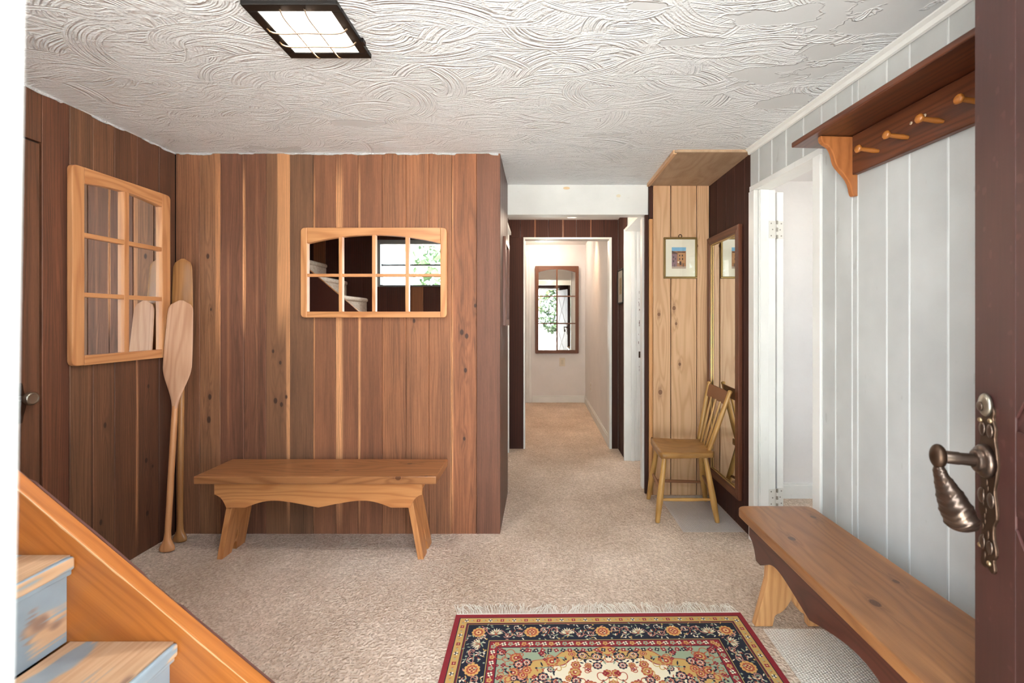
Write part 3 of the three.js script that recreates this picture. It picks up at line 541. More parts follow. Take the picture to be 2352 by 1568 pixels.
{ // far hall
  const g = struct('wall_far_end', 'white end wall of the far hall with the arched mirror', 'wall');
  part('wall', box(-1.4, FRX + 0.1, 0, FH, FE, FE + 0.1), whiteWall, g);
  const b = struct('baseboard_far', 'white baseboards round the far hall', 'baseboard');
  part('baseboard', box(-0.115, FRX - 0.014, 0, 0.085, FE - 0.015, FE, 'x', 0.003), whiteTrim, b); part('baseboard_cap', box(-0.115, FRX - 0.01, 0.085, 0.105, FE - 0.009, FE, 'x', 0.003), whiteTrim, b);
  part('baseboard', box(FRX - 0.014, FRX, 0, 0.085, CE + 0.1, FE, 'z', 0.003), whiteTrim, b); part('baseboard_cap', box(FRX - 0.009, FRX, 0.085, 0.105, CE + 0.1, FE, 'z', 0.003), whiteTrim, b);
  const r = struct('wall_far_right', 'cream right wall of the far hall under warm light', 'wall');
  part('wall', box(FRX, FRX + 0.1, 0, FH, CE + 0.09, FE), whiteWall, r);
  const l = struct('wall_far_left', 'left wall of the far hall, hidden by the doorway', 'wall');
  part('wall', box(-1.4, -1.3, 0, FH, CE + 0.09, FE), whiteWall, l); part('wall', box(-1.4, CL - 0.28, 0, FH, CE + 0.01, CE + 0.09), whiteWall, l);
  const c = struct('ceiling_far', 'white ceiling of the far hall', 'ceiling');
  part('ceiling', box(-1.4, FRX + 0.1, FH, FH + 0.1, CE + 0.05, FE + 0.1), whitePlain, c);
  const t = struct('trim_9', 'white door casing at the left of the far mirror', 'door casing');
  part('casing', box(-0.205, -0.165, 0, 2.26, FE - 0.014, FE, 'y', 0.003), whiteTrim, t); part('casing', box(-0.165, -0.125, 0, 2.26, FE - 0.02, FE, 'y', 0.004), whiteTrim, t); part('head_casing', box(-1.0, -0.2055, 2.18, 2.26, FE - 0.018, FE, 'x', 0.003), whiteTrim, t); part('leaf', box(-1.0, -0.206, 0.01, 2.18, FE - 0.006, FE), whiteTrim, t);
}

// ------------------------------------------------------------------ staircase along the front wall, climbing to the left
const ST = { x: -0.789, y: 0.533, run: 0.225, rise: 0.189, d0: 0.19, d1: 0.98 };
{
  const g = thing('staircase', 'wooden staircase with worn grey-blue painted treads and orange varnished stringer', 'staircase');
  const carpetStep = std(0xffffff, 0.95, { map: carpetMap });
  for (let j = -2; j <= 9; j++) {
    const X = ST.x - j * ST.run, Y = ST.y + j * ST.rise, top = j >= 5;
    if (Y > 2.1) break;
    if (top) { part('tread', box(X - ST.run - 0.02, X + 0.012, Y - 0.05, Y, ST.d0, ST.d1, 'z', 0.024), carpetStep, g, 'carpet-covered tread'); part('riser', box(X - 0.03, X - 0.005, Y - ST.rise, Y - 0.04, ST.d0, ST.d1, 'z', 0.01), carpetStep, g, 'carpet-covered riser'); continue; }
    const tr = part('tread', box(X - ST.run - 0.012, X - 0.012, Y - 0.03, Y, ST.d0, ST.d1, 'z', 0, [j * 0.31, j * 0.17]), treadPaint, g, 'bare worn tread');
    part('nosing', box(X - 0.0119, X, Y - 0.03, Y - 0.0008, ST.d0, ST.d1, 'z', 0.008, [j * 0.2, j * 0.41]), edgePaint, tr, 'painted nosing');
    part('cove', box(X - 0.02, X - 0.008, Y - 0.042, Y - 0.0305, ST.d0, ST.d1, 'z', 0.003), edgePaint, tr);
    part('riser', box(X - 0.038, X - 0.02, Math.max(0, Y - ST.rise), Y - 0.031, ST.d0, ST.d1, 'z', 0, [j * 0.27 + 0.1, j * 0.33]), riserPaint, g, 'grey-blue rubbed riser');
  }
  // stringer: closed board on the room side, top edge parallel to the nosings
  const top = (x) => ST.y + 0.036 + (ST.x - x) * ST.rise / ST.run, xe = -0.2;
  const sp = [[-3.1, top(-3.1)], [xe, Math.max(0.06, top(xe))], [xe, 0], [-0.5, 0], [-3.1, top(-3.1) - 0.42]];
  const m = part('stringer', extrude(sp, 0.034, 0.003), stringerWood, g, 'orange varnished stringer board'); m.position.z = -(ST.d1 + 0.035);
  { const p = m.geometry.attributes.position, uv = m.geometry.attributes.uv, c = Math.cos(0.699), s = Math.sin(0.699); for (let i = 0; i < p.count; i++) { const x = p.getX(i), y = p.getY(i); uv.setXY(i, x * s + y * c + p.getZ(i), x * c - y * s); } }
  const rag = []; const n = 190;
  for (let i = 0; i <= n; i++) { const x = lerp(-3.1, xe, i / n); rag.push([x, top(x) - 0.001 + 0.005 * (fbm(i * 0.21, 2, 0, 0, 611, 3) - 0.55) - (vn(i * 0.33, 9, 0, 0, 612) > 0.8 ? 0.006 : 0)]); }
  rag.push([xe, 0.01], [-0.5, 0.01], [-3.1, top(-3.1) - 0.42]);
  const o = part('outer_face', extrude(rag, 0.005), chipped, g, 'dark chipped paint on the stringer outside'); o.position.z = -(ST.d1 + 0.0405);
  const we = []; for (let i = 0; i <= n; i++) { const x = lerp(-3.1, xe - 0.05, i / n); we.push([x, top(x) + 0.0004 - 0.001 * vn(i * 0.5, 5, 0, 0, 613)]); } for (let i = n; i >= 0; i--) { const x = lerp(-3.1, xe - 0.05, i / n); we.push([x, top(x) - 0.0012 - 0.005 * Math.pow(fbm(i * 0.27, 7, 0, 0, 614, 3), 2)]); }
  const wd = part('worn_edge', extrude(we, 0.0012), std(0xd6a878, 0.5), g, 'rubbed pale inner edge'); wd.position.z = -(ST.d1 + 0.0008);
  const w = struct('wall_stair', 'brown planks closing the side of the staircase under the stringer', 'wall');
  for (let i = 0; i < 11; i++) {
    const x1 = -0.55 - i * 0.15, x0 = x1 - 0.148, y1 = top(x1) - 0.36, y0 = top(x0) - 0.36;
    if (x0 < XL) break;
    const b = part('plank', extrude([[x0, 0], [x1, 0], [x1, Math.max(y1, 0.02)], [x0, Math.max(y0, 0.03)]], 0.014, 0, 'y'), i % 4 === 2 ? darkSap : darkWood2, w); b.position.z = -(ST.d1 + 0.057);
  }
}

// ------------------------------------------------------------------ ceiling light
{
  const g = thing('ceiling_light', 'square black-framed ceiling light with glowing panel and wire grid', 'ceiling light');
  const x0 = -0.905, x1 = -0.612, d0 = 1.352, d1 = 1.632, f = 0.032, y = H - 0.014;
  for (const [a, b, c, e] of [[x0, x1, d0, d0 + f], [x0, x1, d1 - f, d1], [x0, x0 + f, d0 + f, d1 - f], [x1 - f, x1, d0 + f, d1 - f]]) part('frame', box(a, b, y, H + 0.01, c, e, 'x', 0.003), blackMetal, g);
  const panel = part('diffuser', box(x0 + f, x1 - f, y + 0.004, y + 0.012, d0 + f, d1 - f), std(0xffffff, 0.6, { emissive: new THREE.Color(1, 0.95, 0.86), emissiveIntensity: 1.5 }), g, 'glowing white panel');
  const wireMat = std(0x5a4630, 0.5);
  for (const t of [0.36, 0.69]) {
    const xx = lerp(x0 + f, x1 - f, t - 0.02), dd = lerp(d0 + f, d1 - f, t);
    part('wire', tube([[xx, y - 0.001, -(d0 + f * 0.55)], [xx, y - 0.012, -(d0 + f * 1.05)], [xx, y - 0.013, -(d0 + d1) / 2], [xx, y - 0.012, -(d1 - f * 0.9)], [xx, y - 0.004, -(d1 - f * 0.3)]], 0.0026, 20, 6), wireMat, g);
    part('wire', tube([[x0 + f * 0.5, y - 0.001, -dd], [x0 + f * 0.95, y - 0.014, -dd], [(x0 + x1) / 2, y - 0.0165, -dd], [x1 - f * 0.95, y - 0.014, -dd], [x1 - f * 0.5, y - 0.001, -dd]], 0.0026, 20, 6), wireMat, g);
  }
  part('latch', box(x1, x1 + 0.008, y, H, d1 - 0.1, d1 - 0.075), blackMetal, g);
  const L = new THREE.RectAreaLight(0xfff8f2, 66, x1 - x0 - 2 * f, d1 - d0 - 2 * f); L.position.set((x0 + x1) / 2, y - 0.001, -(d0 + d1) / 2); L.lookAt(L.position.x, 0, L.position.z); L.name = 'panel_glow'; g.add(L);
}
{
  const g = thing('dome_light', 'round white dome light on the corridor ceiling just below the beam', 'ceiling light');
  const s = part('dome', new THREE.LatheGeometry([[0, -0.105], [0.05, -0.1], [0.09, -0.085], [0.12, -0.055], [0.13, -0.02], [0.13, 0]].map((p) => new THREE.Vector2(...p)), 32), std(0xfff6e6, 0.4, { emissive: new THREE.Color(1, 0.9, 0.75), emissiveIntensity: 0.35 }), g);
  s.position.set(0.27, H, -3.75);
  const L = new THREE.PointLight(0xffead2, 0.8); L.position.set(0.27, H - 0.14, -3.75); L.shadow.radius = 3; g.add(L);
}
{
  const g = thing('flush_light', 'glowing flush light on the far hall ceiling', 'ceiling light');
  const s = part('lens', new THREE.CylinderGeometry(0.13, 0.14, 0.03, 28), std(0xffffff, 0.5, { emissive: new THREE.Color(1, 0.9, 0.76), emissiveIntensity: 2.2 }), g); s.position.set(0.06, FH - 0.014, -6.2);
  part('trim_ring', new THREE.TorusGeometry(0.145, 0.008, 8, 32).rotateX(Math.PI / 2).translate(0.06, FH - 0.005, -6.2), whitePlain, g);
  const L = new THREE.PointLight(0xffe6d0, 1.15); L.position.set(0.06, FH - 0.1, -6.2); L.shadow.radius = 4; g.add(L);
  const h = thing('recessed_light', 'recessed spot near the right wall of the far hall', 'ceiling light');
  part('trim_ring', new THREE.TorusGeometry(0.05, 0.008, 8, 28).rotateX(Math.PI / 2).translate(0.5, FH - 0.002, -5.35), whitePlain, h);
  part('lens', new THREE.CylinderGeometry(0.044, 0.044, 0.006, 24).translate(0.5, FH - 0.004, -5.35), std(0xffffff, 0.5, { emissive: new THREE.Color(1, 0.85, 0.65), emissiveIntensity: 2.2 }), h);
  const S = new THREE.SpotLight(0xffcfa4, 4, 0, 0.85, 0.9); S.position.set(0.5, FH - 0.012, -5.35); S.target.position.set(0.58, 0, -5.5); S.shadow.radius = 2; h.add(S, S.target);
}

// ------------------------------------------------------------------ paned wall mirrors: frame in the local x-y plane, back at z = 0
function paneMirror(name, label, W, Hh, cols, rows, o) {
  const g = thing(name, label, 'mirror');
  const { stile, rail, top, arch, bar, t = 0.022, r = 0.03, mat = honey, matS = mat } = o;
  const st = (sgn) => { const s = new THREE.Shape(), x0 = -W / 2, x1 = -W / 2 + stile; s.moveTo(x1, 0); s.lineTo(x0 + r, 0); s.quadraticCurveTo(x0, 0, x0, r); s.lineTo(x0, Hh - r); s.quadraticCurveTo(x0, Hh, x0 + r, Hh); s.lineTo(x1, Hh); s.closePath(); const e = extrude(s, t, 0.004, 'y', 8); if (sgn > 0) { e.rotateY(Math.PI); e.translate(0, 0, t); } return e; };
  part('stile', st(-1), matS, g); part('stile', st(1), matS, g);
  const iw = W - 2 * stile - 0.0004, N = 24, pts = [[-iw / 2, Hh], [iw / 2, Hh]];
  for (let i = 0; i <= N; i++) { const x = lerp(iw / 2, -iw / 2, i / N); pts.push([x, Hh - top - arch * Math.pow(2 * x / iw, 2)]); }
  part('top_rail', extrude(pts, t - 0.001, 0.002, 'x'), mat, g); part('bottom_rail', extrude([[-iw / 2, 0], [iw / 2, 0], [iw / 2, rail], [-iw / 2, rail]], t - 0.001, 0.002, 'x'), mat, g);
  const y0 = rail, y1 = Hh - top;
  for (let i = 1; i < cols; i++) { const x = -iw / 2 + iw * i / cols, yt = Hh - top - arch * Math.pow(2 * x / iw, 2) + 0.006; const m = part('muntin', extrude([[-bar / 2, y0], [bar / 2, y0], [bar / 2, yt], [-bar / 2, yt]], t - 0.006, 0.002, 'y'), matS, g); m.position.set(x, 0, 0.004); }
  for (let j = 1; j < rows; j++) { const y = y0 + (y1 - y0) * (o.rowAt ? o.rowAt[j - 1] : j / rows); const m = part('muntin', extrude([[-iw / 2, y - bar * 0.42], [iw / 2, y - bar * 0.42], [iw / 2, y + bar * 0.42], [-iw / 2, y + bar * 0.42]], t - 0.0085, 0.002, 'x'), mat, g); m.position.z = 0.0045; }
  part('mirror_glass', new THREE.BoxGeometry(iw + 0.02, Hh - rail - top + 0.02, 0.003).translate(0, (rail + Hh - top) / 2, 0.005), glassMirror, g);
  return g;
}
{
  const a = paneMirror('paned_mirror', 'six-pane honey pine mirror on the left plank wall above the stairs', 0.532, 0.906, 2, 3, { stile: 0.055, rail: 0.045, top: 0.055, arch: 0.02, bar: 0.026, t: 0.026, r: 0.028, rowAt: [0.345, 0.685] });
  a.rotation.y = Math.PI / 2; a.position.set(XL + 0.003, 1.028, -2.262);
  const b = paneMirror('paned_mirror', 'wide eight-pane honey pine mirror on the back wall above the bench', 0.838, 0.515, 4, 2, { stile: 0.037, rail: 0.034, top: 0.042, arch: 0.048, bar: 0.02, t: 0.024, r: 0.026, rowAt: [0.475] });
  b.position.set(-0.952, 1.25, -DB + 0.003);
  const c = paneMirror('paned_mirror', 'tall brown six-pane arched mirror on the far white wall', 0.65, 1.305, 2, 3, { stile: 0.05, rail: 0.05, top: 0.05, arch: 0.045, bar: 0.02, t: 0.024, r: 0.015, mat: std(0xd0c4b4, 0.5, { map: darkSap.map }), rowAt: [0.33, 0.667] });
  c.position.set(0.255, 0.738, -FE + 0.012); c.rotation.order = 'YXZ'; c.rotation.y = 0.009; c.rotation.x = 0.006;
}
{ // tall mirror on the niche side wall
  const g = thing('tall_mirror', 'tall brown-framed mirror on the dark niche wall behind the chair', 'mirror');
  const w = 0.5, h = 1.64, f = 0.05, t = 0.024;
  const bar = (pts) => extrude(pts, t, 0.004, 'y');
  part('frame_side', bar([[0, 0], [f, f], [f, h - f], [0, h]]), mirrorBrown, g); part('frame_side', bar([[w, 0], [w, h], [w - f, h - f], [w - f, f]]), mirrorBrown, g);
  part('frame_top', extrude([[0, h], [f, h - f], [w - f, h - f], [w, h]], t, 0.004, 'x'), mirrorBrown, g); part('frame_bottom', extrude([[0, 0], [w, 0], [w - f, f], [f, f]], t, 0.004, 'x'), mirrorBrown, g);
  part('gilt_lip', mergeGeometries([new THREE.BoxGeometry(0.006, h - 2 * f, 0.006).translate(f + 0.003, h / 2, 0.014), new THREE.BoxGeometry(0.006, h - 2 * f, 0.006).translate(w - f - 0.003, h / 2, 0.014), new THREE.BoxGeometry(w - 2 * f - 0.012, 0.006, 0.006).translate(w / 2, f + 0.003, 0.014), new THREE.BoxGeometry(w - 2 * f - 0.012, 0.006, 0.006).translate(w / 2, h - f - 0.003, 0.014)]), std(0xc9a468, 0.4, { metalness: 0.5 }), g);
  part('mirror_glass', new THREE.BoxGeometry(w - 2 * f + 0.01, h - 2 * f + 0.01, 0.003).translate(w / 2, h / 2, 0.0065), glassMirror, g);
  g.rotation.y = -Math.PI / 2; g.position.set(NX1 - 0.001, 0.165, -3.155);
}
{ // frame seen edge-on on the passage wall
  const g = thing('picture_frame', 'brown picture frame seen edge-on on the passage wall beside the corridor', 'picture frame');
  const X = -0.2326;
  const F = (d0, d1, y0, y1) => part('frame', box(X, X + 0.02, y0, y1, d0, d1, 'y', 0.003), mirrorBrown, g);
  F(2.8, 2.84, 1.2, 1.76); F(3.1, 3.14, 1.2, 1.76); F(2.8405, 3.0995, 1.72, 1.76); F(2.8405, 3.0995, 1.2, 1.24);
  part('print', box(X, X + 0.008, 1.24, 1.72, 2.84, 3.1), mirrorBrown, g);
}

// ------------------------------------------------------------------ benches. x along the length, z across, base at y = 0
function bench(name, label, o) {
  const g = thing(name, label, 'bench');
  const { L, W, h, t, apronX, apronH, matTop, matApron, matLeg, legIn, splay, cusp = 0 } = o;
  const s = new THREE.Shape(), r = o.round;
  s.moveTo(-L / 2 + r, -W / 2); s.lineTo(L / 2 - r, -W / 2); s.quadraticCurveTo(L / 2, -W / 2, L / 2, -W / 2 + r); s.lineTo(L / 2, W / 2 - r); s.quadraticCurveTo(L / 2, W / 2, L / 2 - r, W / 2); s.lineTo(-L / 2 + r, W / 2); s.quadraticCurveTo(-L / 2, W / 2, -L / 2, W / 2 - r); s.lineTo(-L / 2, -W / 2 + r); s.quadraticCurveTo(-L / 2, -W / 2, -L / 2 + r, -W / 2);
  const tg = new THREE.ExtrudeGeometry(s, { depth: t - 0.012, bevelEnabled: true, bevelThickness: 0.006, bevelSize: 0.006, bevelOffset: -0.006, bevelSegments: 3, curveSegments: 8 });
  tg.rotateX(-Math.PI / 2); tg.translate(0, h - t + 0.006, 0);
  part('seat_board', uvm(tg, 'x', [0.21, 0.7]), matTop, g);
  const A = apronX, ya = h - t, lo = ya - apronH;             // scalloped apron
  const ap = new THREE.Shape(); ap.moveTo(-A, ya); ap.lineTo(A, ya); ap.lineTo(A, ya - apronH * 0.5); ap.quadraticCurveTo(A - 0.04, ya - apronH * 0.55, A - 0.06, lo);
  const fl = A - 0.06 - o.flat, hi = ya - apronH * (o.lift ?? 0.62);
  ap.lineTo(fl, lo); ap.bezierCurveTo(fl - 0.12, hi + 0.0, cusp + 0.22, hi - 0.005, cusp, lo); ap.bezierCurveTo(cusp - 0.22, hi - 0.005, -fl + 0.12, hi, -fl, lo);
  ap.lineTo(-A + 0.06, lo); ap.quadraticCurveTo(-A + 0.04, ya - apronH * 0.55, -A, ya - apronH * 0.5); ap.lineTo(-A, ya);
  for (const z of [W / 2 - o.inset, -W / 2 + o.inset]) { const e = extrude(ap, 0.02, 0.002, 'x', 14); e.translate(0, 0, z - 0.01); part('apron', e, matApron, g); }
  const lw = W - 2 * o.inset - 0.021;                          // leg boards with an arched foot cut
  for (const sx of [-1, 1]) {
    const f = lw / 2 + (o.flare ?? 0), lh = h - t, q = new THREE.Shape(), w0 = lw / 2;
    q.moveTo(-w0, lh); q.lineTo(w0, lh); q.lineTo(w0, lh * 0.5); q.lineTo(f, 0); q.lineTo(f - 0.07, 0); q.lineTo(f - 0.075, 0.03); q.quadraticCurveTo(f - 0.075, 0.05, f - 0.095, 0.055); q.quadraticCurveTo(0.02, 0.07, 0, 0.12); q.quadraticCurveTo(-0.02, 0.07, -f + 0.095, 0.055); q.quadraticCurveTo(-f + 0.075, 0.05, -f + 0.075, 0.03); q.lineTo(-f + 0.07, 0); q.lineTo(-f, 0); q.lineTo(-w0, lh * 0.5); q.closePath();
    const e = extrude(q, 0.03, 0.002, 'y', 8); e.rotateY(Math.PI / 2); e.translate(-0.015, 0, 0);
    const p = e.attributes.position; for (let i = 0; i < p.count; i++) p.setX(i, p.getX(i) + sx * (L / 2 - legIn + splay * (1 - p.getY(i) / lh)));
    e.computeVertexNormals(); part('leg', e, matLeg, g);
  }
  return g;
}
{
  const a = bench('bench', 'low honey pine bench with scalloped apron against the back wall', { L: 1.225, W: 0.29, h: 0.447, t: 0.04, round: 0.006, apronX: 0.532, apronH: 0.132, inset: 0.045, flat: 0.1, matTop: honeyTop, matApron: honeyApron, matLeg: honeyApron, legIn: 0.168, splay: 0.075 });
  a.position.set(-1.135, 0, -2.405);
  const b = bench('bench', 'pine bench with dark red apron along the white right wall', { L: 0.985, W: 0.325, h: 0.43, t: 0.036, round: 0.045, apronX: 0.455, apronH: 0.15, inset: 0.05, flat: 0.035, lift: 0.5, matTop: benchTop2, matApron: redStain, matLeg: pineLeg, legIn: 0.155, splay: 0.035, flare: 0.04, cusp: 0.03 });
  b.rotation.y = Math.PI / 2; b.position.set(1.008, 0.004, -1.445);
}

// ------------------------------------------------------------------ canoe paddles leaning in the corner
function paddle(label, foot, tip, W, bladeL, matBlade, matShaft, roll = 0) {
  const g = thing('canoe_paddle', label, 'paddle', { group: 'canoe paddles in the corner' });
  const A = new THREE.Vector3(foot[0], foot[1], -foot[2]), B = new THREE.Vector3(tip[0], tip[1], -tip[2]), L = A.distanceTo(B);
  const sh = [], bl = [];
  const R = (arr, y, a, b) => arr.push({ c: [0, y, 0], a, b, x: [1, 0, 0], y: [0, 0, 1] });
  // grip flares to a palm knob at the foot
  for (const [y, a, b] of [[0, 0.026, 0.012], [0.005, 0.037, 0.017], [0.016, 0.039, 0.018], [0.03, 0.035, 0.018], [0.045, 0.026, 0.017], [0.065, 0.018, 0.0155], [0.1, 0.0145, 0.0145], [0.25, 0.0145, 0.0145], [L - bladeL - 0.1, 0.0148, 0.0148], [L - bladeL, 0.0145, 0.013]]) R(sh, y, a, b);
  part('shaft', loft(sh, 16), matShaft, g);
  const y0 = L - bladeL - 0.02;
  for (let i = 0; i <= 26; i++) {
    const t = i / 26, k = t < 0.36 ? 0.0135 + (W / 2 - 0.0135) * sstep(0.0, 0.4, t) : W / 2 * (1 - 0.12 * sstep(0.4, 1, t)) * (t > 0.9 ? Math.sqrt(Math.max(0.02, 1 - Math.pow((t - 0.9) / 0.1, 2) * 0.97)) : 1);
    R(bl, y0 + t * (bladeL + 0.02), k, lerp(0.0125, 0.0045, sstep(0.02, 0.3, t)) * (t > 0.97 ? 0.6 : 1));
  }
  part('blade', loft(bl, 24, 0.85), matBlade, g);
  g.position.copy(A); g.quaternion.setFromUnitVectors(new THREE.Vector3(0, 1, 0), B.clone().sub(A).normalize()); g.rotateY(roll);
  return g;
}
paddle('darker, taller canoe paddle leaning in the corner behind the pale one', [-2.0, 0.004, 2.492], [-2.035, 1.585, 2.555], 0.124, 0.55, paddleDark, paddleDark, 0);
paddle('pale canoe paddle leaning in front of the darker one by the left mirror', [-1.986, 0.004, 2.387], [-2.0, 1.345, 2.50], 0.148, 0.58, paddlePale, honey, 0.12);

// ------------------------------------------------------------------ side chair in the niche (sits facing left)
{
  const g = thing('side_chair', 'small yellow-brown wooden side chair with spindle back in the niche', 'chair');
  const seat = (() => {                                        // saddled plank seat
    const nx = 22, nd = 18, pos = [], idx = [], cor = [[0.715, 2.665], [1.058, 2.69], [1.108, 3.01], [0.745, 3.055]];
    const P = (u, v) => { const e = (t) => t, a = cor, x = lerp(lerp(a[0][0], a[1][0], u), lerp(a[3][0], a[2][0], u), v), d = lerp(lerp(a[0][1], a[1][1], u), lerp(a[3][1], a[2][1], u), v); return [x, d]; };
    const rc = (u, v) => { let U = u * 2 - 1, V = v * 2 - 1; const m = Math.max(Math.abs(U), Math.abs(V)), l = Math.pow(Math.pow(Math.abs(U), 9) + Math.pow(Math.abs(V), 9), 1 / 9) || 1; U *= m / l; V *= m / l; return [(U + 1) / 2, (V + 1) / 2]; };
    for (const side of [1, 0]) for (let j = 0; j <= nd; j++) for (let i = 0; i <= nx; i++) {
      const [u, v] = rc(i / nx, j / nd), [x, d] = P(u, v), U = u * 2 - 1, V = v * 2 - 1, edge = Math.max(Math.abs(U), Math.abs(V));
      const dip = -0.016 * Math.cos(U * 1.4) * Math.cos(V * 1.5) * (U > -0.9 ? 1 : 0.6) + 0.004 * U * U, rd = edge > 0.94 ? -0.008 : 0;
      pos.push(x, side ? 0.442 + dip + rd : 0.405 - rd * 0.6, -d);
    }
    const n = (nx + 1) * (nd + 1), I = (s, i, j) => s * n + j * (nx + 1) + i;
    for (let j = 0; j < nd; j++) for (let i = 0; i < nx; i++) { idx.push(I(0, i, j), I(0, i + 1, j), I(0, i + 1, j + 1), I(0, i, j), I(0, i + 1, j + 1), I(0, i, j + 1)); idx.push(I(1, i, j), I(1, i + 1, j + 1), I(1, i + 1, j), I(1, i, j), I(1, i, j + 1), I(1, i + 1, j + 1)); }
    const rim = []; for (let i = 0; i < nx; i++) rim.push([i, 0]); for (let j = 0; j < nd; j++) rim.push([nx, j]); for (let i = nx; i > 0; i--) rim.push([i, nd]); for (let j = nd; j > 0; j--) rim.push([0, j]);
    rim.forEach((a, k) => { const b = rim[(k + 1) % rim.length]; idx.push(I(0, ...a), I(1, ...a), I(1, ...b), I(0, ...a), I(1, ...b), I(0, ...b)); });
    const q = new THREE.BufferGeometry(); q.setAttribute('position', new THREE.Float32BufferAttribute(pos, 3)); q.setIndex(idx); q.computeVertexNormals();
    return uvm(q, 'x', [0.1, 0.2]);
  })();
  part('seat', seat, chairSeat, g);
  const prof = [[0, 0.0135], [0.02, 0.0145], [0.33, 0.0205], [0.45, 0.0195], [0.9, 0.014], [1, 0.0125]];
  const legs = [[[0.717, 2.735], [0.772, 2.765]], [[1.083, 2.735], [1.015, 2.765]], [[0.75, 3.10], [0.79, 3.0]], [[1.13, 3.06], [1.06, 2.985]]];
  const at = ([f, t], y) => { const k = y / 0.405; return [lerp(f[0], t[0], k), y, -lerp(f[1], t[1], k)]; };
  for (const l of legs) part('leg', rod([l[0][0], 0.002, -l[0][1]], [l[1][0], 0.42, -l[1][1]], prof, 14), chairWood, g);
  const sp = [[0, 0.008], [0.5, 0.011], [1, 0.008]];
  const rungs = [[0, 1, 0.137], [2, 3, 0.14], [0, 2, 0.19], [1, 3, 0.19]];
  rungs.forEach(([a, b, y], k) => part('stretcher', rod(at(legs[a], y), at(legs[b], y), sp, 10), k === 0 ? chairWood : chairCrest, g));
  const near = [[1.03, 0.425, -2.745], [1.148, 0.812, -2.70]], far = [[1.062, 0.425, -3.0], [1.146, 0.822, -3.03]];
  const pp = [[0, 0.013], [0.25, 0.0155], [0.8, 0.014], [0.955, 0.0115], [0.97, 0.014], [0.99, 0.013], [1, 0.006]];
  part('back_post', rod(near[0], near[1], pp, 14), chairWood, g); part('back_post', rod(far[0], far[1], pp, 14), chairWood, g);
  const on = (p, t) => p[0].map((v, k) => lerp(v, p[1][k], t));
  const c0 = on(near, 0.86), c1 = on(far, 0.86);              // crest rail
  const crest = [];
  for (let i = 0; i <= 8; i++) { const t = i / 8; crest.push({ c: c0.map((v, k) => lerp(v, c1[k], t) + (k === 0 ? 0.01 * Math.sin(t * 3.14) : 0)), a: 0.042, b: 0.007, x: [0.26, 0.966, 0], y: [0.966, -0.26, 0] }); }
  part('crest_rail', loft(crest, 16, 0.5), chairCrest, g, 'red-brown crest rail');
  for (const t of [0.25, 0.5, 0.75]) { const a = on(near, 0.02).map((v, k) => lerp(v, on(far, 0.02)[k], t)), b = on(near, 0.78).map((v, k) => lerp(v, on(far, 0.78)[k], t)); part('spindle', rod(a, b, [[0, 0.007], [0.35, 0.0095], [1, 0.0065]], 10), chairWood, g); }
}

// ------------------------------------------------------------------ pictures, switches
function picture(name, label, w, h, bar, mat, art, matte) {
  const g = thing(name, label, 'picture');
  for (const [x, y, a, b] of [[0, 0, w, bar], [0, h - bar, w, bar], [0, bar, bar, h - 2 * bar], [w - bar, bar, bar, h - 2 * bar]]) part('frame', uvm(new RoundedBoxGeometry(a, b, 0.014, 2, 0.003).translate(x + a / 2, y + b / 2, 0.008), 'x'), mat, g);
  part('mat_board', new THREE.BoxGeometry(w - bar, h - bar, 0.003).translate(w / 2, h / 2, 0.006), matte, g);
  const a = part('print', new THREE.PlaneGeometry(art.w, art.h).translate(art.x, art.y, 0.0078), art.mat, g);
  part('glass', new THREE.BoxGeometry(w - 2 * bar, h - 2 * bar, 0.0015).translate(w / 2, h / 2, 0.0105), pane({ roughness: 0.03 }), g);
  return g;
}
{
  const c = document.createElement('canvas'); c.width = 128; c.height = 192; const x = c.getContext('2d');
  x.fillStyle = '#7fb4d6'; x.fillRect(0, 0, 128, 60); x.fillStyle = '#a9774f'; x.fillRect(0, 34, 128, 158);
  x.fillStyle = '#5b3f33'; x.beginPath(); x.moveTo(0, 30); x.lineTo(50, 50); x.lineTo(50, 66); x.lineTo(0, 56); x.fill(); x.fillRect(52, 40, 70, 8);
  x.fillStyle = '#8a6a72'; x.fillRect(0, 60, 46, 132); x.fillStyle = '#c08f62'; x.fillRect(58, 50, 62, 90); x.fillStyle = '#4b3a3a';
  for (const [a, b, w, h] of [[66, 66, 10, 16], [90, 66, 10, 16], [66, 96, 10, 18], [92, 96, 10, 18], [10, 80, 12, 16], [10, 116, 12, 18], [30, 96, 8, 14], [70, 126, 16, 32]]) x.fillRect(a, b, w, h);
  x.fillStyle = '#e8dccb'; x.beginPath(); x.arc(60, 134, 8, 0, 6.3); x.fill(); x.fillStyle = '#b7a290'; x.fillRect(0, 172, 128, 20); x.fillStyle = '#6b5a52'; x.fillRect(20, 150, 10, 24); x.fillRect(100, 146, 8, 28);
  const t = new THREE.CanvasTexture(c); t.colorSpace = THREE.SRGBColorSpace;
  const gold = std(0x8a7142, 0.4, { metalness: 0.6 });
  const w = 0.236, h = 0.29;
  const p = picture('framed_picture', 'small gold-framed print of a street house on the niche boards', w, h, 0.014, gold, { x: 0.108, y: 0.145, w: 0.1, h: 0.15, mat: std(0xffffff, 0.8, { map: t }) }, std(0xf1ebd9, 0.8));
  p.position.set(0.872, 1.528, -NB + 0.001);
  part('hanging_ring', new THREE.TorusGeometry(0.011, 0.003, 8, 20).translate(w / 2, h + 0.009, 0.006), bronzeDark, p);
  const q = picture('framed_picture', 'dark framed picture with pale mat on the corridor side wall', 0.27, 0.315, 0.012, blackMetal, { x: 0.135, y: 0.16, w: 0.11, h: 0.15, mat: std(0xc9b48c, 0.8) }, std(0xe6e0d2, 0.8));
  q.rotation.y = -Math.PI / 2; q.position.set(CR - 0.001, 1.388, -4.27);
}
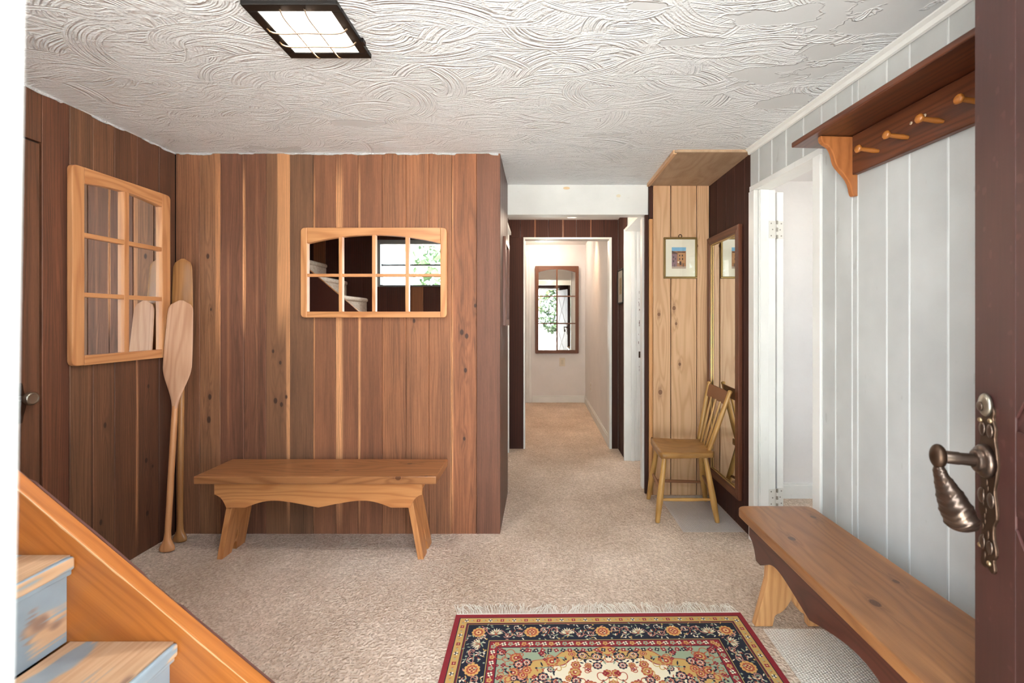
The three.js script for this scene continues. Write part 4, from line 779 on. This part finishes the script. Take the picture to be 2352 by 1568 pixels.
{
  const ivory = std(0xd9cdb8, 0.4);
  const s = thing('switch_plate', 'ivory switch plate under the far arched mirror', 'switch');
  part('plate', new RoundedBoxGeometry(0.085, 0.125, 0.006, 2, 0.0025).translate(0.335, 0.607, -FE + 0.004), ivory, s); part('rocker', new RoundedBoxGeometry(0.034, 0.068, 0.006, 2, 0.002).translate(0.335, 0.607, -FE + 0.008), std(0xcabfa8, 0.4), s);
  const o = thing('wall_outlet', 'white outlet plate low on the far hall right wall', 'outlet');
  part('plate', new RoundedBoxGeometry(0.006, 0.12, 0.075, 2, 0.0025).translate(FRX - 0.003, 0.35, -5.95), whitePlain, o); part('socket', new RoundedBoxGeometry(0.004, 0.03, 0.034, 2, 0.0015).translate(FRX - 0.007, 0.375, -5.95), ivory, o); part('socket', new RoundedBoxGeometry(0.004, 0.03, 0.034, 2, 0.0015).translate(FRX - 0.007, 0.325, -5.95), ivory, o);
}

// ------------------------------------------------------------------ coat shelf on the right wall
{
  const g = onRight(thing('coat_shelf', 'red-brown wall shelf with turned coat pegs on the white wall', 'shelf'));
  const s0 = 0.66, s1 = 1.95, sb = 0.793;
  const L = (n, x0, x1, y0, y1, z0, z1, m, gr, r) => part(n, box(x0, x1, y0, y1, -z1, -z0, gr, r), m, g);
  L('shelf_board', s0, s1, 1.948, 1.97, 0.001, 0.185, redShelf, 'x', 0.005);
  L('back_board', sb, s1 - 0.13, 1.797, 1.9475, 0.001, 0.026, redShelf, 'x', 0.004);
  const br = new THREE.Shape(); br.moveTo(0, 0); br.lineTo(0.148, 0); br.quadraticCurveTo(0.152, -0.025, 0.128, -0.035); br.bezierCurveTo(0.105, -0.045, 0.1, -0.07, 0.095, -0.095); br.bezierCurveTo(0.088, -0.13, 0.035, -0.15, 0.027, -0.2); br.quadraticCurveTo(0.024, -0.225, 0.016, -0.23); br.lineTo(0, -0.23); br.closePath();
  for (const x of [sb - 0.0225, s1 - 0.13]) { const e = extrude(br, 0.022, 0.004, 'y', 8); e.rotateY(-Math.PI / 2); e.translate(0.022 + x, 1.947, 0.001); part('bracket', e, orangeBracket, g, 'scrolled orange bracket'); }
  for (let i = 0; i < 7; i++) { const s = 0.917 + i * 0.121; part('peg', rod([s, 1.842, 0.02], [s, 1.85, 0.108], [[0, 0.0055], [0.3, 0.0085], [0.82, 0.0065], [0.86, 0.012], [0.95, 0.0145], [1, 0.01]], 14), pegWood, g, 'turned amber peg'); }
  for (const [s, y] of [[1.05, 1.885], [1.1, 1.888], [1.31, 1.815]]) part('screw_plug', rod([s, y, 0.024], [s, y, 0.0275], [[0, 0.006], [1, 0.005]], 12), std(0xb9a58c, 0.5), g);
}

// ------------------------------------------------------------------ entrance door, open past square; local x from the free edge to the hinge, face at z = 0
{
  const g = struct('door_1', 'dark red-brown entrance door standing open at the right edge', 'door');
  g.position.set(0.885, 0, -0.915); g.rotation.y = Math.atan2(-0.944, -0.331);
  const DW = 0.8, DH = 2.03, yb = 0.03;
  part('leaf', box(0.008, DW, yb, DH, 0.0005, 0.045, 'y', 0.003), doorBrown, g);
  part('edge_strip', box(0, 0.0078, yb, DH, 0.004, 0.045, 'y', 0.002), std(0x4c2620, 0.4), g); part('edge_strip', box(0.008, 0.012, yb, DH, -0.0006, 0.0003), std(0x8a5f42, 0.6), g, 'worn tan edge line');
  // raised field with lozenge cuts between rails
  const rails = [[yb + 0.001, 0.16], [0.89, 1.04], [1.88, DH - 0.001]];
  part('stile', box(0.0125, 0.1345, yb, DH, -0.004, 0.0004, 'y', 0.0015), doorBrown, g); part('stile', box(DW - 0.11, DW - 0.002, yb, DH, -0.004, 0.0004, 'y', 0.0015), doorBrown, g);
  for (const [a, b] of rails) part('rail', box(0.1365, DW - 0.1115, a, b, -0.004, 0.0004, 'x', 0.0015), doorBrown, g);
  for (let k = 0; k < 2; k++) { const a = rails[k][1] + 0.003, b = rails[k + 1][0] - 0.003, x0 = 0.137, x1 = DW - 0.113, mx = (x0 + x1) / 2, my = (a + b) / 2, q = 0.02; for (const P of [[[x0, a + q], [mx - q, my], [x0, b - q]], [[x1, a + q], [x1, b - q], [mx + q, my]], [[x0 + q, a], [x1 - q, a], [mx, my - q]], [[x0 + q, b], [mx, my + q], [x1 - q, b]]]) { const m = part('panel_wedge', extrude(P, 0.0045, 0.001, 'y'), doorBrown, g); m.position.z = 0; } }
  // lever handle with ornate plate
  const hw = new THREE.Group(); hw.name = 'door_handle'; hw.position.set(0.0625, 0.965, 0.004); g.add(hw);
  const outline = []; const wv = [[0, 0.1], [0.012, 0.108], [0.02, 0.098], [0.017, 0.082], [0.024, 0.066], [0.022, 0.046], [0.027, 0.028], [0.03, 0], [0.026, -0.03], [0.021, -0.05], [0.026, -0.075], [0.028, -0.1], [0.02, -0.115], [0.019, -0.14], [0.025, -0.155], [0.026, -0.17], [0.019, -0.182], [0.022, -0.2], [0.014, -0.208], [0, -0.203]];
  for (const [x, y] of wv) outline.push([x, y]); for (const [x, y] of wv.slice(1, -1).reverse()) outline.push([-x, y]);
  const sh = new THREE.Shape(); const cv = new THREE.CatmullRomCurve3(outline.map(([x, y]) => new THREE.Vector3(x, y, 0)), true); cv.getPoints(110).forEach((p, i) => i ? sh.lineTo(p.x, p.y) : sh.moveTo(p.x, p.y));
  const pl = new THREE.ExtrudeGeometry(sh, { depth: 0.003, bevelEnabled: true, bevelThickness: 0.002, bevelSize: 0.002, bevelOffset: -0.002, bevelSegments: 2 });
  part('back_plate', pl, bronzeDark, hw, 'scrolled bronze back plate');
  for (const [x, y, r] of [[0.012, 0.06, 0.009], [-0.012, 0.06, 0.009], [0.015, -0.07, 0.01], [-0.015, -0.07, 0.01], [0.012, -0.16, 0.009], [-0.012, -0.16, 0.009]]) { const b = new THREE.SphereGeometry(r, 12, 8); b.scale(1, 1.5, 0.4); b.translate(x, y, 0.006); part('boss', b, bronze, hw); }
  for (let i = 0; i < 14; i++) { const b = new THREE.SphereGeometry(rr(0.002, 0.004), 8, 6); b.scale(0.8, 2.4, 0.6); b.translate(rr(-0.01, 0.01), -0.04 - i * 0.011, 0.006); part('embossing', b, bronzeDark, hw); }
  part('rosette', new THREE.LatheGeometry([[0, 0], [0.031, 0], [0.031, 0.008], [0.027, 0.013], [0.021, 0.014], [0.021, 0.019], [0.016, 0.022], [0, 0.022]].map((p) => new THREE.Vector2(...p)), 30).rotateX(Math.PI / 2).translate(0, 0, 0.004), bronze, hw);
  part('spindle', rod([0, 0, 0.02], [0, 0.002, 0.074], [[0, 0.0125], [0.5, 0.0115], [0.52, 0.0125], [1, 0.0125]], 16), bronze, hw);
  const hub = new THREE.SphereGeometry(0.02, 20, 14); hub.scale(0.95, 1.2, 0.66); hub.translate(0, 0.002, 0.08); part('hub', hub, bronzeDark, hw);
  // leaf-shaped grip hanging from the hub
  const path = new THREE.CatmullRomCurve3([[0, -0.008, 0.08], [0.003, -0.03, 0.078], [0.013, -0.055, 0.072], [0.024, -0.085, 0.064], [0.032, -0.113, 0.056], [0.035, -0.127, 0.052]].map((p) => new THREE.Vector3(...p))), rings = [];
  for (let i = 0; i <= 90; i++) {
    const t = i / 90, c = path.getPoint(t), w = t < 0.12 ? lerp(0.0085, 0.0115, t / 0.12) : lerp(0.0125, 0.0325, sstep(0.1, 0.7, t)), end = t > 0.74 ? Math.sqrt(Math.max(0.004, 1 - Math.pow((t - 0.74) / 0.26, 2))) : 1;
    const T = path.getTangent(t), X = new THREE.Vector3(0, 0, 1).cross(T).normalize().multiplyScalar(-1), Y = T.clone().cross(X).normalize();
    rings.push({ c: c.toArray(), a: w * end, b: w * 0.74 * end, x: X.toArray(), y: Y.toArray(), mod: (th) => { if (t < 0.14 || t > 0.93) return 1; const q = (t * 6.5 + 0.55 * Math.abs(Math.sin(th - 0.9))) % 1, rib = Math.exp(-Math.pow((q - 0.5) / 0.1, 2)); return 1 + 0.075 * rib + 0.05 * q; } });
  }
  part('grip', loft(rings, 40), bronze, hw, 'leaf-shaped bronze grip');
  for (const [x, y] of [[0.015, 0.08], [-0.016, 0.076], [-0.017, -0.168], [0.012, -0.19]]) { const b = new THREE.SphereGeometry(0.005, 12, 10); b.scale(1, 1, 0.8); b.translate(x, y, 0.007); part('screw', b, std(0xa08a6c, 0.4, { metalness: 0.9 }), hw); }
  const ec = new THREE.SphereGeometry(0.021, 20, 14); ec.scale(0.85, 1.05, 0.4); ec.translate(0.0, 0.108, 0.007); const cy = part('lock_cylinder', ec, nickel, hw, 'oval lock cylinder cover'); part('keyway', rod([0, 0.105, 0.014], [0, 0.105, 0.0175], [[0, 0.009], [0.8, 0.009], [1, 0.007]], 14), bronze, hw);
}

// ------------------------------------------------------------------ rug
{
  const RW = 1.19, RL = 0.84, PX = 1000, cw = Math.round(RW * PX), ch = Math.round(RL * PX);
  const c = document.createElement('canvas'); c.width = cw; c.height = ch; const x = c.getContext('2d');
  const red = '#8e1f2a', gold = '#c9a25f', navy = '#171a2c', cream = '#ece0c4', sage = '#9aa78c', rust = '#b4583a', pink = '#c98a78';
  const rect = (m, col) => { x.fillStyle = col; x.fillRect(m, m, cw - 2 * m, ch - 2 * m); };
  const disc = (a, b, r, col) => { x.fillStyle = col; x.beginPath(); x.arc(a, b, r, 0, 6.2832); x.fill(); };
  const petals = (a, b, n, r, pr, col, ph = 0) => { for (let i = 0; i < n; i++) disc(a + Math.cos(ph + i / n * 6.2832) * r, b + Math.sin(ph + i / n * 6.2832) * r, pr, col); };
  const rosette = (a, b, r, cols) => { petals(a, b, 8, r * 0.72, r * 0.36, cols[0]); petals(a, b, 8, r * 0.55, r * 0.24, cols[1], 0.39); disc(a, b, r * 0.46, cols[2]); petals(a, b, 5, r * 0.24, r * 0.13, cols[0]); disc(a, b, r * 0.15, cols[3]); };
  const leaf = (a, b, ang, l, w, col) => { x.save(); x.translate(a, b); x.rotate(ang); x.fillStyle = col; x.beginPath(); x.moveTo(0, 0); x.quadraticCurveTo(l * 0.5, -w, l, 0); x.quadraticCurveTo(l * 0.5, w, 0, 0); x.fill(); x.restore(); };
  const curl = (a, b, ang, s, col, lw) => { x.save(); x.translate(a, b); x.rotate(ang); x.scale(s, Math.abs(s)); x.strokeStyle = col; x.lineWidth = lw / Math.abs(s); x.beginPath(); x.moveTo(0, 0); x.bezierCurveTo(10, -18, 30, -14, 26, 4); x.bezierCurveTo(23, 16, 8, 12, 12, 2); x.stroke(); x.restore(); };
  rect(0, red); rect(20, navy); rect(23, gold); rect(53, navy); rect(56, red); rect(59, navy); rect(61, navy);
  // walk round a band at inset m; f(along, side frame)
  const band = (m, step, f) => {
    const W2 = cw - 2 * m, H2 = ch - 2 * m;
    for (const [ox, oy, ang, len] of [[m, m, 0, W2], [cw - m, m, Math.PI / 2, H2], [cw - m, ch - m, Math.PI, W2], [m, ch - m, -Math.PI / 2, H2]]) { const n = Math.round(len / step), st = len / n; for (let i = 0; i < n; i++) { x.save(); x.translate(ox, oy); x.rotate(ang); f(i, (i + 0.5) * st, st, n); x.restore(); } }
  };
  band(38, 24, (i, a) => { const k = i % 4; if (k === 0) { disc(a, 0, 8, navy); petals(a, 0, 3, 6, 3.6, cream, -1.57); disc(a, 3, 2.4, sage); } else if (k === 2) { petals(a, 0, 4, 5.5, 3.6, red, 0.78); disc(a, 0, 2.4, cream); } else { leaf(a - 8, 3, -0.5, 15, 4.5, sage); leaf(a + 2, -6, 1.1, 12, 3, rust); } });
  x.strokeStyle = gold; x.lineWidth = 2; x.strokeRect(62, 62, cw - 124, ch - 124);
  band(107, 132, (i, a, st) => {                               // main navy border
    const s = i % 2 ? 1 : -1;
    x.strokeStyle = pink; x.lineWidth = 3; x.beginPath(); x.moveTo(a - st / 2, s * 14); x.bezierCurveTo(a - st / 4, s * 52, a - st / 4, -s * 50, a, -s * 2); x.bezierCurveTo(a + st / 4, s * 44, a + st / 4, -s * 52, a + st / 2, -s * 14); x.stroke();
    if (i % 2) { petals(a, 0, 11, 22, 7.5, '#d9a45f'); petals(a, 0, 11, 16, 5, rust, 0.28); disc(a, 0, 13, '#e2bd80'); petals(a, 0, 4, 7, 4, red); disc(a, 0, 4, gold); }
    else { for (let q = -4; q <= 4; q++) { leaf(a, 12, -1.571 + q * 0.33, 38 - Math.abs(q) * 2, 7, q % 2 ? cream : '#d9cba4'); } for (let q = -2; q <= 2; q++) leaf(a, 12, -1.571 + q * 0.36, 22, 4.5, q % 2 ? rust : sage); disc(a, 13, 6, rust); leaf(a - 3, 16, 0.5, 24, 6, sage); leaf(a + 3, 16, 2.64, 24, 6, sage); }
    for (const [dx, dy, g2] of [[-52, -24, 0.6], [-44, 26, -0.4], [48, -26, 2.4], [54, 22, 3.5], [-66, 0, 0.2], [62, -4, 3]]) { leaf(a + dx, dy * s, g2 * s, 21, 7, sage); leaf(a + dx * 0.86, dy * s * 1.2, g2 * s + 1.4, 16, 5.5, cream); leaf(a + dx * 1.08, dy * s * 0.5, g2 * s - 1.2, 15, 4.5, rust); }
    for (let q = 0; q < 15; q++) { const hx = hash2(q, i, 71) - 0.5, hy = hash2(q, i, 72) - 0.5, hc = hash2(q, i, 73); leaf(a + hx * st, hy * 82, hc * 6.28, 15, 5, [sage, cream, pink, sage, gold][Math.floor(hc * 4.99)]); }
    curl(a - st / 2 + 8, 6 * s, 0.5 * s, 1, pink, 3.2); curl(a + st / 2 - 8, -8 * s, 3 + 0.5 * s, 1, pink, 3.2); curl(a - st / 2 + 4, -14 * s, -1.2 * s, 0.8, cream, 2.4);
    disc(a - st / 2, 30 * s, 4.5, sage); disc(a - st / 2 + 14, -34 * s, 4, cream); disc(a + 30, 38 * s, 4, sage); disc(a - 34, -38 * s, 4, gold);
  });
  for (const [cx, cy] of [[107, 107], [cw - 107, 107], [107, ch - 107], [cw - 107, ch - 107]]) { petals(cx, cy, 10, 20, 7, '#d9a45f'); petals(cx, cy, 10, 14, 5, rust, 0.3); disc(cx, cy, 11, '#e2bd80'); disc(cx, cy, 4, red); }
  rect(152, gold); rect(155, navy); rect(158, red);
  band(172, 26, (i, a) => { if (i % 2) { disc(a, 0, 8, navy); petals(a, 0, 4, 6.5, 4, cream, 0.5); } else { petals(a, 0, 5, 6.5, 4.2, i % 4 ? sage : gold, 0.3); disc(a, 0, 3.5, rust); leaf(a + 9, 4, -0.6, 12, 3, cream); } });
  rect(188, navy); rect(191, sage);
  // field: sage corners, cream ground with a lobed outline
  const cx = cw / 2, cy = ch / 2, fx = cx - 200, fy = cy - 193;
  const lob = (k, col) => { x.fillStyle = col; x.beginPath(); for (let i = 0; i <= 240; i++) { const a = i / 240 * 6.2832, q = 1 / Math.pow(Math.pow(Math.abs(Math.cos(a)), 1.9) + Math.pow(Math.abs(Math.sin(a)), 1.9), 1 / 1.9), l = k * (0.965 + 0.04 * Math.cos(a * 16)); const X = cx + Math.cos(a) * fx * q * l, Y = cy + Math.sin(a) * fy * q * l; i ? x.lineTo(X, Y) : x.moveTo(X, Y); } x.fill(); };
  lob(1.02, rust); lob(1.005, gold); lob(0.84, red); lob(0.825, cream);
  let sd = 77; const R = () => { sd = (sd * 1103515245 + 12345) >>> 0; return (sd >>> 8) / 16777216; };
  const half = [];
  for (let i = 0; i < 120; i++) half.push([R() * (cx - 205), R() * (cy - 205), Math.floor(R() * 5), R() * 6.28, 0.7 + R() * 0.7]);
  for (const [sx, sy] of [[1, 1], [-1, 1], [1, -1], [-1, -1]]) for (const [a, b, k, ang, s] of half) {
    const X = cx + sx * a, Y = cy + sy * b; x.save(); x.translate(X, Y); x.scale(sx, sy);
    if (k === 0) rosette(0, 0, 17 * s, [rust, gold, red, cream]); else if (k === 1) { curl(0, 0, ang, s, gold, 3.5); leaf(0, 0, ang + 2, 20 * s, 6, navy); } else if (k === 2) rosette(0, 0, 15 * s, [navy, pink, cream, red]); else if (k === 3) { leaf(0, 0, ang, 24 * s, 7, sage); leaf(0, 0, ang + 1.2, 18 * s, 5, rust); disc(0, 0, 4, navy); } else { curl(0, 0, ang, s * 1.2, rust, 3.2); petals(12, 8, 4, 5 * s, 3.4 * s, red); }
    x.restore();
  }
  for (let i = 0; i < 26; i++) { const a = (i - 12.5) * 25; for (const Y of [206, ch - 206]) { petals(cx + a, Y, 4, 6, 4, i % 2 ? red : navy, i); disc(cx + a, Y, 3, cream); } }
  const t = new THREE.CanvasTexture(c); t.colorSpace = THREE.SRGBColorSpace; t.anisotropy = 8;
  const pile = tex(512, 512, (u, v) => 0.6 * vn(u * 256, v * 256, 256, 256, 201) + 0.4 * vn(u * 100, v * 256, 100, 256, 202), false); pile.repeat.set(5, 6.5);
  const g = thing('rug', 'red-bordered Persian style rug with navy floral band and white fringe', 'rug');
  g.position.set(0.246, 0.001, -1.874); g.rotation.y = 0.012;   // origin: middle of the far edge, rug runs to +z
  const top = new THREE.PlaneGeometry(RW, RL); top.rotateX(-Math.PI / 2); top.translate(0, 0.0085, RL / 2);
  part('pile', top, std(0xffffff, 0.95, { map: t, bumpMap: pile, bumpScale: 0.002 }), g);
  part('backing', new RoundedBoxGeometry(RW, 0.008, RL, 2, 0.003).translate(0, 0.0042, RL / 2), std(0x7d1c26, 0.9), g);
  // knotted fringe: loose strands lying on the carpet
  const strands = []; const yarn = std(0xf4efe4, 0.9);
  for (let i = 0; i < 330; i++) {
    const cl = Math.floor(i / 8), lean = (vn(cl * 0.7, 4, 0, 0, 31) - 0.5) * 0.07 + (rnd() - 0.5) * 0.03, len = 0.05 + 0.03 * vn(cl * 0.9, 9, 0, 0, 32) + rr(-0.008, 0.008), bx = -RW / 2 + 0.004 + (i / 329) * (RW - 0.008) + rr(-0.002, 0.002);
    strands.push(tube([[bx, 0.005, 0.001], [bx + lean * 0.2, 0.006 + rr(0, 0.004), -len * 0.3], [bx + lean * 0.6 + rr(-0.004, 0.004), 0.004 + rr(0, 0.007), -len * 0.65], [bx + lean + rr(-0.012, 0.012), 0.0025 + rr(0, 0.003), -len]], 0.0009, 6, 4));
  }
  strands.push(new THREE.BoxGeometry(RW - 0.01, 0.006, 0.008).translate(0, 0.004, -0.003));
  const fr = part('fringe', mergeGeometries(strands.map((s) => s.index ? s.toNonIndexed() : s)), yarn, g, 'cream yarn fringe'); fr.userData.kind = 'stuff';
}
// ------------------------------------------------------------------ mats
{
  const weave = tex(512, 512, (u, v) => { const a = Math.abs(Math.sin(u * 40 * Math.PI)), b = Math.abs(Math.sin(v * 40 * Math.PI + (Math.floor(u * 40) % 2) * 1.57)); return 0.65 * a * b + 0.35 * vn(u * 160, v * 160, 160, 160, 211); }, false, [0.42, 0.42]);
  const wm = tex(512, 512, (u, v) => { const n = vn(u * 160, v * 160, 160, 160, 212), a = Math.abs(Math.sin(u * 40 * Math.PI)) * Math.abs(Math.sin(v * 40 * Math.PI + (Math.floor(u * 40) % 2) * 1.57)), l = fbm(u * 5, v * 5, 5, 5, 213, 3); return mix3([200, 189, 176], [250, 245, 238], clamp(0.45 * n + 0.45 * a + 0.4 * (l - 0.4) + 0.15)); }, true, [0.42, 0.42]);
  const mat = std(0xffffff, 0.8, { map: wm, bumpMap: weave, bumpScale: 0.004 });
  const m = thing('floor_mat', 'off-white nubbly mat under the red-aproned bench', 'mat');
  part('mat', box(0.89, 1.2, 0.0005, 0.004, 0.95, 1.79, 'z', 0.0015, [0, 0]), mat, m);
  const grid = tex(256, 256, (u, v) => 0.5 + 0.25 * Math.sin(u * 28 * 6.2832) + 0.25 * Math.sin(v * 28 * 6.2832), false, [0.3, 0.3]);
  const p = thing('floor_mat', 'thin greyish plastic carpet protector under the niche chair', 'mat');
  part('mat', box(0.836, 1.195, 0.0005, 0.0025, 2.612, 3.15, 'z', 0.0008, [0, 0]), std(0xffffff, 0.32, { map: tex(512, 512, (u, v) => { const s = 0.5 + 0.25 * Math.sin(u * 48 * 6.2832) + 0.25 * Math.sin(v * 48 * 6.2832), n = vn(u * 200, v * 200, 200, 200, 221); return mix3([184, 174, 168], [220, 212, 208], 0.5 * s + 0.5 * n); }, true, [0.5, 0.5]), bumpMap: grid, bumpScale: 0.0015 }), p);
}

// ------------------------------------------------------------------ outside the entrance (seen in the mirrors)
{
  const gr = thing('ground', 'pale sunlit gravel yard outside the entrance', 'ground', { kind: 'structure' });
  const gm = tex(512, 512, (u, v) => mix3([196, 190, 178], [226, 222, 212], fbm(u * 60, v * 60, 60, 60, 231, 3)), true, [3, 3]);
  part('gravel', box(-40, 40, -0.3, -0.21, -45, 0.02, 'z', 0, [0, 0]), std(0xffffff, 0.95, { map: gm }), gr);
  part('gravel', box(-40, -3.35, -0.3, -0.21, 0.02, 12, 'z', 0, [0, 0]), std(0xffffff, 0.95, { map: gm }), gr); part('gravel', box(3.75, 40, -0.3, -0.21, 0.02, 12, 'z', 0, [0, 0]), std(0xffffff, 0.95, { map: gm }), gr);
  const bark = std(0x5d5046, 0.9), leafG = new THREE.PlaneGeometry(0.16, 0.1); 
  const tree = (label, x, z, h, r, col, seed, y0 = 1.2) => {
    const g = thing('tree', label, 'tree'); g.position.set(x, -0.21, z);
    part('trunk', rod([0, 0, 0], [0.1, h * 0.8, 0], [[0, 0.14], [0.5, 0.09], [1, 0.03]], 10), bark, g);
    for (let i = 0; i < 9; i++) { const a = i * 2.4, y = h * (0.28 + 0.055 * i); part('branch', rod([0.05, y, 0], [Math.cos(a) * r * 0.9, y + h * 0.1, Math.sin(a) * r * 0.9], [[0, 0.035], [1, 0.01]], 6), bark, g); }
    const n = 2000, im = new THREE.InstancedMesh(leafG, new THREE.MeshPhysicalMaterial({ color: col, roughness: 0.9, side: THREE.DoubleSide }), n), q = new THREE.Object3D(); im.name = 'foliage'; im.userData.kind = 'stuff';
    seedState = seed;
    for (let i = 0; i < n; i++) { const a = rr(0, 6.283), k = Math.sqrt(rnd()), y = rr(y0, h), e = Math.sqrt(clamp(1 - Math.pow((y - (y0 + h) / 2) / ((h - y0) / 2), 2))); q.position.set(Math.cos(a) * k * r * e, y, Math.sin(a) * k * r * e); q.rotation.set(rr(0, 6), rr(0, 6), rr(0, 6)); q.scale.setScalar(rr(0.6, 1.5)); q.updateMatrix(); im.setMatrixAt(i, q.matrix); }
    g.add(im);
  };
  tree('light green leafy tree outside the window over the stairs', -1.75, 5.2, 5.5, 1.35, 0x4e6644, 501);
  tree('yellow-green leafy tree straight out from the entrance doorway', -1.4, 12, 6.5, 2.6, 0x626e2c, 502);
  tree('dark green shrub-like tree beyond the yard at the right', 1.6, 14, 3.2, 1.6, 0x2c3c22, 503, 0.3);
}

scene.traverse((o) => { if (o.isMesh) { o.castShadow = true; o.receiveShadow = true; } if (o.isLight && o.shadow) o.castShadow = true; });
renderer.render(scene, camera);
